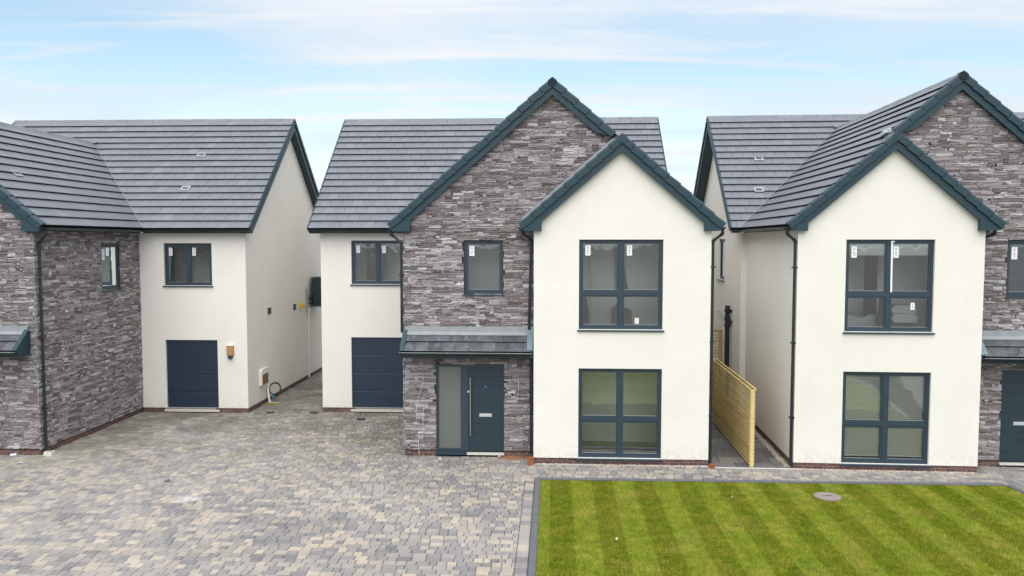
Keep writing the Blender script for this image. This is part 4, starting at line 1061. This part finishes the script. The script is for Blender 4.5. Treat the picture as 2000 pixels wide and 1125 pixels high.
# gravel strips along the plinths
def gravel(name, runs, label, n_per_m=190, seed=1):
    rs = random.Random(seed); V = []; F = []
    oc = [(1, 0, 0), (-1, 0, 0), (0, 1, 0), (0, -1, 0), (0, 0, 1)]; of = [(0, 2, 4), (2, 1, 4), (1, 3, 4), (3, 0, 4)]
    for p, q, wd in runs:
        p, q = Vector(p), Vector(q); L = (q - p).length; dv = (q - p).normalized(); sv = Vector((dv.y, -dv.x, 0))
        for _ in range(int(L * n_per_m * wd / .12)):
            c = p + dv * rs.uniform(0, L) + sv * abs(rs.triangular(0, wd, wd * .3)); r = rs.uniform(.008, .02); a = rs.uniform(0, 6.28); b = len(V)
            for (x, y, z) in oc: V.append((c.x + (x * math.cos(a) - y * math.sin(a)) * r * rs.uniform(.7, 1.2), c.y + (x * math.sin(a) + y * math.cos(a)) * r * rs.uniform(.7, 1.2), .0 + z * r * 1.3))
            F += [tuple(b + i for i in f) for f in of]
    mb = MB(); mb.v = V; mb.f = F; o = mb.build(name, M['gravel']); tag(o, label, 'gravel', kind='stuff'); return o
def hw(H, x, d, z=0.0): p = H.W @ Vector((H.m * x, d, z)); return (p.x, p.y, p.z)
gravel('gravel', [(hw(HM, .1, -.01), hw(HM, 4.0, -.01), .13), (hw(HR_, 3.9, -.01), hw(HR_, .1, -.01), .12)], 'pale pebbles strewn along the brick plinths of the two front gables')
gravel('gravel', [(hw(HL, -3.15, .7), hw(HL, -3.15, 5.4), -.2), (hw(HL, -6.35, 5.6), hw(HL, -6.35, 13), -.12)], 'thin line of pebbles along the left house', seed=2)
gravel('gravel', [(hw(HR_, 4.06, 5.2), hw(HR_, 4.06, .1), .16)], 'pebbles along the side wall of the right house', seed=3)

# ------------------------------------------------------------------ slatted timber fences
def fence_line(p, q, top, nsl, label, both=True, posts=3):
    p, q = Vector(p), Vector(q); D = q - p; L = D.length; ang = math.atan2(D.y, D.x); r = empty('slatted_fence', p, ang); tag(r, label, 'fence')
    me = box_mesh('slat', M['pine'], bev=.1, seed=1); st = top / nsl
    for side in ((-.055, 1), (.055, 1)) if both else ((-.055, 1),):
        for i in range(nsl):
            o = bpy.data.objects.new('slat', me); COL.objects.link(o); o.parent = r
            o.matrix_basis = Matrix.Translation((L / 2, side[0], .05 + i * st)) @ Matrix.Rotation(R(90), 4, 'X') @ Matrix.Translation((0, st * .3, -.009)) @ Matrix.Diagonal((L, st * .5, .018, 1))
    for i in range(posts):
        x = .045 + (L - .09) * i / (posts - 1); k = MB(); k.box(x - .045, x + .045, -.042, .042, 0, top + .0); k.build('post', M['pine'], r)
    for s in (-.06, .06):
        k = MB(); k.box(0, L, s - .016, s + .016, top + .002, top + .042); k.build('capping', M['pine'], r)
    return r
fa = gp(1468, 912); fdir = Vector((math.sin(R(3.6)), math.cos(R(3.6)), 0))
fence_line(fa, fa + fdir * 4.7, 1.78, 20, 'yellow pine slatted fence running back between the middle and right houses', posts=4)
fb_ = gp(1384, 722); z27 = 26.5
q_ = HR_.W @ Vector((-RIGHT['main_r'] - .01, 8.1, 0)); p = q_ - Vector((1.25, -.05, 0)); fence_line(p, q_, 2.25, 22, 'tall slatted timber gate at the far end of the side passage', both=False, posts=2)

# ------------------------------------------------------------------ fixtures on walls
def fixture(name, H, at, label, cat, group=None):
    r = empty(name, hw(H, *at), H.root.rotation_euler.z); tag(r, label, cat, group); return r
def fpart(r, name, mb, mats, H, at, lab=None):
    """geometry given in canonical house coords -> local to fixture empty"""
    for i, v in enumerate(mb.v): mb.v[i] = (H.m * v[0] - H.m * at[0], v[1] - at[1], v[2] - at[2])
    return mb.build(name, mats, r, 1, lab)
XLw = LEFT['main_l']
# heat pump high on the side wall of the left house
at = (XLw, 12.0, 2.7); r = fixture('heat_pump', HL, at, 'dark green heat pump unit hung high on the side wall of the left house', 'heat pump')
y0_, z0_ = 11.75, 2.72
k = MB(); k.box(XLw - .60, XLw - .10, y0_, y0_ + .95, z0_, z0_ + 1.06); fpart(r, 'casing', k, M['green'], HL, at)
k = MB(); k.box(XLw - .62, XLw - .08, y0_ - .02, y0_ + .97, z0_ + 1.06, z0_ + 1.10); k.box(XLw - .115, XLw - .085, y0_ - .012, y0_, z0_, z0_ + 1.06); k.box(XLw - .6, XLw - .1, y0_ - .012, y0_, z0_ - .0, z0_ + .03); fpart(r, 'trim', k, M['frame'], HL, at)
k = MB()
for i in range(20): k.box(XLw - .57, XLw - .13, y0_ - .008, y0_ + .01, z0_ + .07 + i * .048, z0_ + .09 + i * .048)
fpart(r, 'grille', k, M['frame'], HL, at)
for yy in (y0_ + .15, y0_ + .75):
    k = MB(); k.box(XLw - .58, XLw, yy, yy + .04, z0_ - .05, z0_ - .003); k.box(XLw - .03, XLw, yy, yy + .04, z0_ - .05, z0_ + .4); fpart(r, 'bracket', k, M['steel'], HL, at)
k = MB(); k.tube([(XLw - .16, y0_ - .02, z0_ + .42), (XLw - .10, y0_ - .12, z0_ + .40), (XLw - .06, y0_ - .16, z0_ + .30), (XLw - .12, y0_ - .1, z0_ + .24), (XLw - .06, y0_ - .16, z0_ + .12), (XLw - .16, y0_ - .04, z0_ + .05)], .045, 7); fpart(r, 'pipe_lagging', k, M['black'], HL, at)
# white waste pipe
at = (XLw, 11.35, 0); r = fixture('waste_pipe', HL, at, 'thin white pipe running down the side wall below the heat pump', 'pipe')
k = MB(); k.tube([(XLw - .05, 11.5, 2.66), (XLw - .05, 11.42, 2.55), (XLw - .05, 11.42, .05)], .03, 8); fpart(r, 'pipe', k, M['whiteplastic'], HL, at)
for zz_ in (.9, 2.0): k = MB(); k.box(XLw - .09, XLw, 11.37, 11.47, zz_, zz_ + .03); fpart(r, 'clip', k, M['whiteplastic'], HL, at)
# valve cluster
at = (XLw, 11.1, 2.8); r = fixture('valve_box', HL, at, 'yellow valve with grey riser pipe beside the heat pump', 'valve')
k = MB(); k.box(XLw - .12, XLw, 10.50, 10.66, 2.74, 2.92); k.tube([(XLw - .12, 10.58, 2.86), (XLw - .17, 10.58, 2.86)], .04, 8); fpart(r, 'valve', k, M['yellow'], HL, at)
k = MB(); k.tube([(XLw - .06, 11.28, 2.75), (XLw - .06, 11.28, 3.42)], .03, 7); k.tube([(XLw - .05, 11.14, 2.8), (XLw - .08, 11.2, 2.55), (XLw - .06, 11.3, 2.48), (XLw - .06, 11.33, 2.62), (XLw - .06, 11.28, 2.78)], .012, 6); fpart(r, 'riser_pipe', k, M['lead'], HL, at)
for (yy, zz_, lb) in ((7.36, 2.93, 'small black wall vent nearer the front corner of the left house'), (9.95, 2.84, 'small black wall vent just left of the yellow valve')):
    at = (XLw, yy, zz_); r = fixture('wall_vent', HL, at, lb, 'vent', 'black vents on the side wall')
    k = MB(); k.box(XLw - .025, XLw, yy - .13, yy + .13, zz_ - .1, zz_ + .1); fpart(r, 'vent_frame', k, M['black'], HL, at)
    for i in range(5): k = MB(); k.box(XLw - .035, XLw - .025, yy - .11, yy + .11, zz_ - .085 + i * .035, zz_ - .068 + i * .035); fpart(r, 'louvre', k, M['frame'], HL, at)
# meter cabinet with coiled cable
at = (XLw, 6.6, .7); r = fixture('meter_cabinet', HL, at, 'white meter cabinet with brown front low on the side wall', 'meter cabinet')
k = MB(); k.prism([(6.34, .66), (6.34, 1.10), (6.40, 1.16), (6.98, 1.16), (7.06, 1.08), (7.04, 1.0), (6.92, 1.0), (6.90, .66)], XLw - .1, XLw, lambda a, b, c: (c, a, b)); fpart(r, 'cabinet', k, M['whiteplastic'], HL, at)
k = MB(); k.box(XLw - .112, XLw - .1, 6.38, 6.86, .68, 1.0); fpart(r, 'cabinet_door', k, M['brown'], HL, at)
at = (XLw, 7.1, .35); r = fixture('coiled_hose', HL, at, 'black hose coiled under the meter cabinet', 'hose')
k = MB()
for q, rr in ((0, .185), (1, .17), (2, .195)):
    k.tube([(XLw - .24 - rr * math.cos(t + q), 7.05 + .03 * q + .06 * math.cos(t), .43 + rr * math.sin(t + q)) for t in [i * 2 * math.pi / 20 for i in range(21)]], .014, 6)
fpart(r, 'hose', k, M['black'], HL, at)
k = MB(); k.box(XLw - .1, XLw - .02, 6.98, 7.12, .50, .58); fpart(r, 'tie', k, M['whiteplastic'], HL, at)
at = (XLw, 6.9, 0); r = fixture('supply_pipe', HL, at, 'short white supply pipe with blue and orange fittings standing on the paving', 'pipe')
k = MB(); k.tube([(XLw - .07, 6.92, .5), (XLw - .10, 6.88, .3), (XLw - .16, 6.82, .03)], .032, 8); fpart(r, 'pipe', k, M['whiteplastic'], HL, at)
k = MB(); k.tube([(XLw - .10, 6.98, .05), (XLw - .24, 6.86, .03)], .035, 8); k.tube([(XLw - .15, 7.18, .1), (XLw - .15, 7.12, .18)], .04, 8); fpart(r, 'blue_fitting', k, M['cyan'], HL, at)
k = MB(); k.tube([(XLw - .08, 6.78, .025), (XLw - .46, 6.78, .025)], .018, 6); fpart(r, 'orange_rod', k, M['yellow'], HL, at)
# tan box on the front wall
YMl = LEFT['main_d']; at = (-5.88, YMl, 1.8); r = fixture('wall_box', HL, at, 'small tan box with a dark underside on the cream wall right of the garage door', 'wall box')
k = MB(); k.box(-5.98, -5.79, YMl - .09, YMl, 1.76, 2.05); fpart(r, 'cover', k, M['tan'], HL, at)
k = MB(); k.box(-5.98, -5.79, YMl - .095, YMl, 2.05, 2.065); fpart(r, 'lid', k, M['whiteplastic'], HL, at)
k = MB(); k.prism([(-5.95, 1.76), (-5.81, 1.76), (-5.82, 1.66), (-5.85, 1.645), (-5.92, 1.645), (-5.945, 1.67)], YMl - .08, YMl, lambda a, b, c: (a, c, b)); fpart(r, 'connector', k, M['frame'], HL, at)
# soil pipe on the side wall of the right house
at = (4.42, 6.6, 0); XRr = RIGHT['main_r']; r = fixture('soil_pipe', HR_, at, 'thick black soil pipe rising behind the slatted fence', 'soil pipe')
k = MB(); k.tube([(XRr + .12, 6.6, 0), (XRr + .12, 6.6, 3.2)], .075, 12); fpart(r, 'stack', k, M['pipe'], HR_, at)
for zz_ in (1.1, 2.75, 3.0, 2.55): k = MB(); k.tube([(XRr + .12, 6.6, zz_), (XRr + .12, 6.6, zz_ + .08)], .095, 12); fpart(r, 'collar', k, M['pipe'], HR_, at)
k = MB(); k.tube([(XRr + .12, 6.6, 2.7), (XRr + .0, 6.45, 2.7)], .05, 8); k.tube([(XRr + .12, 6.6, 2.98), (XRr - .02, 6.5, 3.05)], .05, 8); fpart(r, 'branch', k, M['pipe'], HR_, at)
at = (XRr, 7.0, 2.75); r = fixture('overflow_pipe', HR_, at, 'thin pale pipe branching from the black soil pipe', 'pipe')
k = MB(); k.tube([(XRr + .05, 6.7, 2.72), (XRr + .05, 8.6, 2.84)], .022, 8); fpart(r, 'pipe', k, M['lead'], HR_, at)
k = MB(); k.tube([(XRr, 8.6, 2.84), (XRr + .08, 8.6, 2.84)], .03, 8); fpart(r, 'elbow', k, M['lead'], HR_, at)
# drain gullies: terracotta pots
def pot(px, py, label, hs=1.0):
    c = gp(px, py); o = empty('drain_pot', c); tag(o, label, 'drain pot', 'terracotta drain pots'); k = MB(); n = 14
    rg = lambda r_, z: [(math.cos(2 * math.pi * i / n) * r_, math.sin(2 * math.pi * i / n) * r_, z) for i in range(n)]
    vs = rg(.056, -.02) + rg(.060, .15 * hs) + rg(.070, .15 * hs) + rg(.070, .19 * hs) + rg(.054, .19 * hs) + rg(.05, .0); k.add(vs, [(j * n + i, j * n + (i + 1) % n, (j + 1) * n + (i + 1) % n, (j + 1) * n + i) for j in range(5) for i in range(n)] + [tuple(range(5 * n, 6 * n))]); k.build('pot', M['orange'], o, smooth=False)
pot(1035, 908, 'terracotta drain pot at the corner beside the porch'); pot(1391, 914, 'terracotta drain pot at the foot of the downpipe beside the fence', .45)
# loose wires on the porch stone
def wire(H, pts, label, rad=.0042):
    at = tuple(pts[0]); o = fixture('loose_cable', H, at, label, 'cable'); k = MB(); k.tube(pts, rad, 5); fpart(o, 'cable', k, M['whiteplastic'], H, at)
Y_ = .52 - .075
wire(HM, [(-2.66, Y_, 1.92), (-2.68, Y_ - .01, 1.76), (-2.73, Y_, 1.60), (-2.78, Y_ - .01, 1.46), (-2.82, Y_, 1.28), (-2.84, Y_ - .01, 1.08), (-2.83, Y_, .9)], 'upper pale loose cable hanging on the stone left of the front door')
wire(HM, [(-2.66, Y_, 1.2), (-2.67, Y_ - .01, .9), (-2.68, Y_, .62)] + [(-2.73 + .055 * math.sin(t), Y_ - .01, .53 + .07 * math.cos(t)) for t in [i * .63 for i in range(11)]] + [(-2.78, Y_, .42), (-2.79, Y_ - .02, .3), (-2.76, Y_ - .03, .04)], 'lower pale loose cable with a loop, left of the front door')
wire(HM, [(-.38, Y_, 1.92), (-.37, Y_ - .01, 1.75), (-.38, Y_, 1.6), (-.41, Y_ - .01, 1.42)], 'short pale loose cable on the stone right of the front door')
# porch sand patch and rubble
c = gp(1003, 895); rs = random.Random(4); k = MB(); n = 22
vs = [(0, 0, .05)] + [(math.cos(2 * math.pi * i / n) * .33 * rs.uniform(.8, 1.1), math.sin(2 * math.pi * i / n) * .13 * rs.uniform(.8, 1.1), .025 * rs.uniform(.6, 1.2)) for i in range(n)] + [(math.cos(2 * math.pi * i / n) * .4 * rs.uniform(.85, 1.1), math.sin(2 * math.pi * i / n) * .19 * rs.uniform(.85, 1.1), -.006) for i in range(n)]
k.add(vs, [(0, 1 + i, 1 + (i + 1) % n) for i in range(n)] + [(1 + i, 1 + n + i, 1 + n + (i + 1) % n, 1 + (i + 1) % n) for i in range(n)]); o = k.build('sand_patch', M['sand']); o.location = c; tag(o, 'patch of orange sand by the porch corner', 'sand', kind='stuff')
def scrap(px, py, mat, size, label, seed, cat='scrap'):
    rs = random.Random(seed); c = gp(px, py); k = MB(); n = 7
    base = [(math.cos(2 * math.pi * i / n) * size * rs.uniform(.5, 1.1), math.sin(2 * math.pi * i / n) * size * .7 * rs.uniform(.5, 1.1)) for i in range(n)]
    vs = [(x, y, .006 + rs.uniform(0, .02)) for x, y in base] + [(x * .6, y * .6, .02 + rs.uniform(0, .03)) for x, y in base]
    k.add(vs, [(i, (i + 1) % n, n + (i + 1) % n, n + i) for i in range(n)] + [tuple(range(n, 2 * n))]); o = k.build('scrap', M[mat]); o.location = c; tag(o, label, cat)
scrap(26, 889, 'white', .13, 'crumpled white plastic scrap against the left stone wing', 1); scrap(44, 904, 'lead', .13, 'grey crumpled scrap on the paving in front of the left stone wing', 2)
scrap(327, 940, 'kerb', .10, 'small dark scrap lying on the driveway', 3); scrap(860, 886 + 12, 'white', .03, 'tiny pale crumb of rubble left of the porch step', 4)
scrap(975, 893, 'white', .05, 'small white rubble beside the sand patch', 5); scrap(1204, 1055, 'white', .025, 'white speck of litter near the front of the lawn', 6); scrap(1430, 972, 'white', .02, 'white speck of litter at the back of the lawn', 7)
for (px, py, lb) in ((705, 819, 'black slotted drain cover in front of the middle garage'), (528, 806, 'black drain cover beside the supply pipe'), (613, 806, 'black drain cover near the middle house corner')):
    c = gp(px, py); o = empty('drain_cover', (c.x, c.y, .003), -TH); tag(o, lb, 'drain cover', 'black drain covers'); k = MB(); k.box(-.12, .12, -.12, .12, -.01, .006); k.build('grate', M['black'], o)
    for i in range(4): k = MB(); k.box(-.1, .1, -.09 + i * .05, -.065 + i * .05, .006, .012); k.build('bar', M['frame'], o)
# downpipe shoe block of the left house
c = gp(92, 889); o = empty('gully_block', c); tag(o, 'small pale concrete gully block under the left downpipe', 'gully block'); k = MB(); k.box(-.05, .14, -.06, .1, -.02, .09); k.build('block', M['sillwhite'], o); k = MB(); k.box(-.02, .11, -.03, .07, .09, .096); k.build('grating', M['lead'], o)
# crowd barriers standing on the grass just below the frame: they show in the window glass
def barrier(cx_, cy_, rz, label):
    o = empty('crowd_barrier', (cx_, cy_, 0), rz); tag(o, label, 'barrier', 'steel crowd barriers'); k = MB(); Wd, Ht, r_ = 1.1, 1.05, .14; z0 = .2
    pts = []
    for (sx, sz, a0) in ((Wd - r_, Ht - r_, 0), (-(Wd - r_), Ht - r_, 90), (-(Wd - r_), z0 + r_, 180), (Wd - r_, z0 + r_, 270)):
        for i in range(5): a = R(a0 + 22.5 * i); pts.append((sx + r_ * math.cos(a), 0, sz + r_ * math.sin(a)))
    pts.append(pts[0]); k.tube(pts, .026, 8); k.build('rail_frame', M['galv'], o)
    for i in range(15): x = -.95 + i * 1.9 / 14; k = MB(); k.tube([(x, 0, z0), (x, 0, Ht)], .013, 6); k.build('bar', M['galv'], o)
    for s in (-.75, .75): k = MB(); k.tube([(s, 0, z0), (s, -.05, .02), (s, -.3, .02)], .016, 6); k.tube([(s, -.02, .03), (s, .3, .02)], .016, 6); k.build('foot', M['steel'], o)
barrier(1.45, 9.2, R(-3), 'steel crowd barrier on the lawn in front of the middle house'); barrier(3.75, 9.18, R(-5), 'steel crowd barrier on the lawn to the right of the other one'); barrier(6.2, 9.15, R(-1), 'steel crowd barrier in front of the right house')
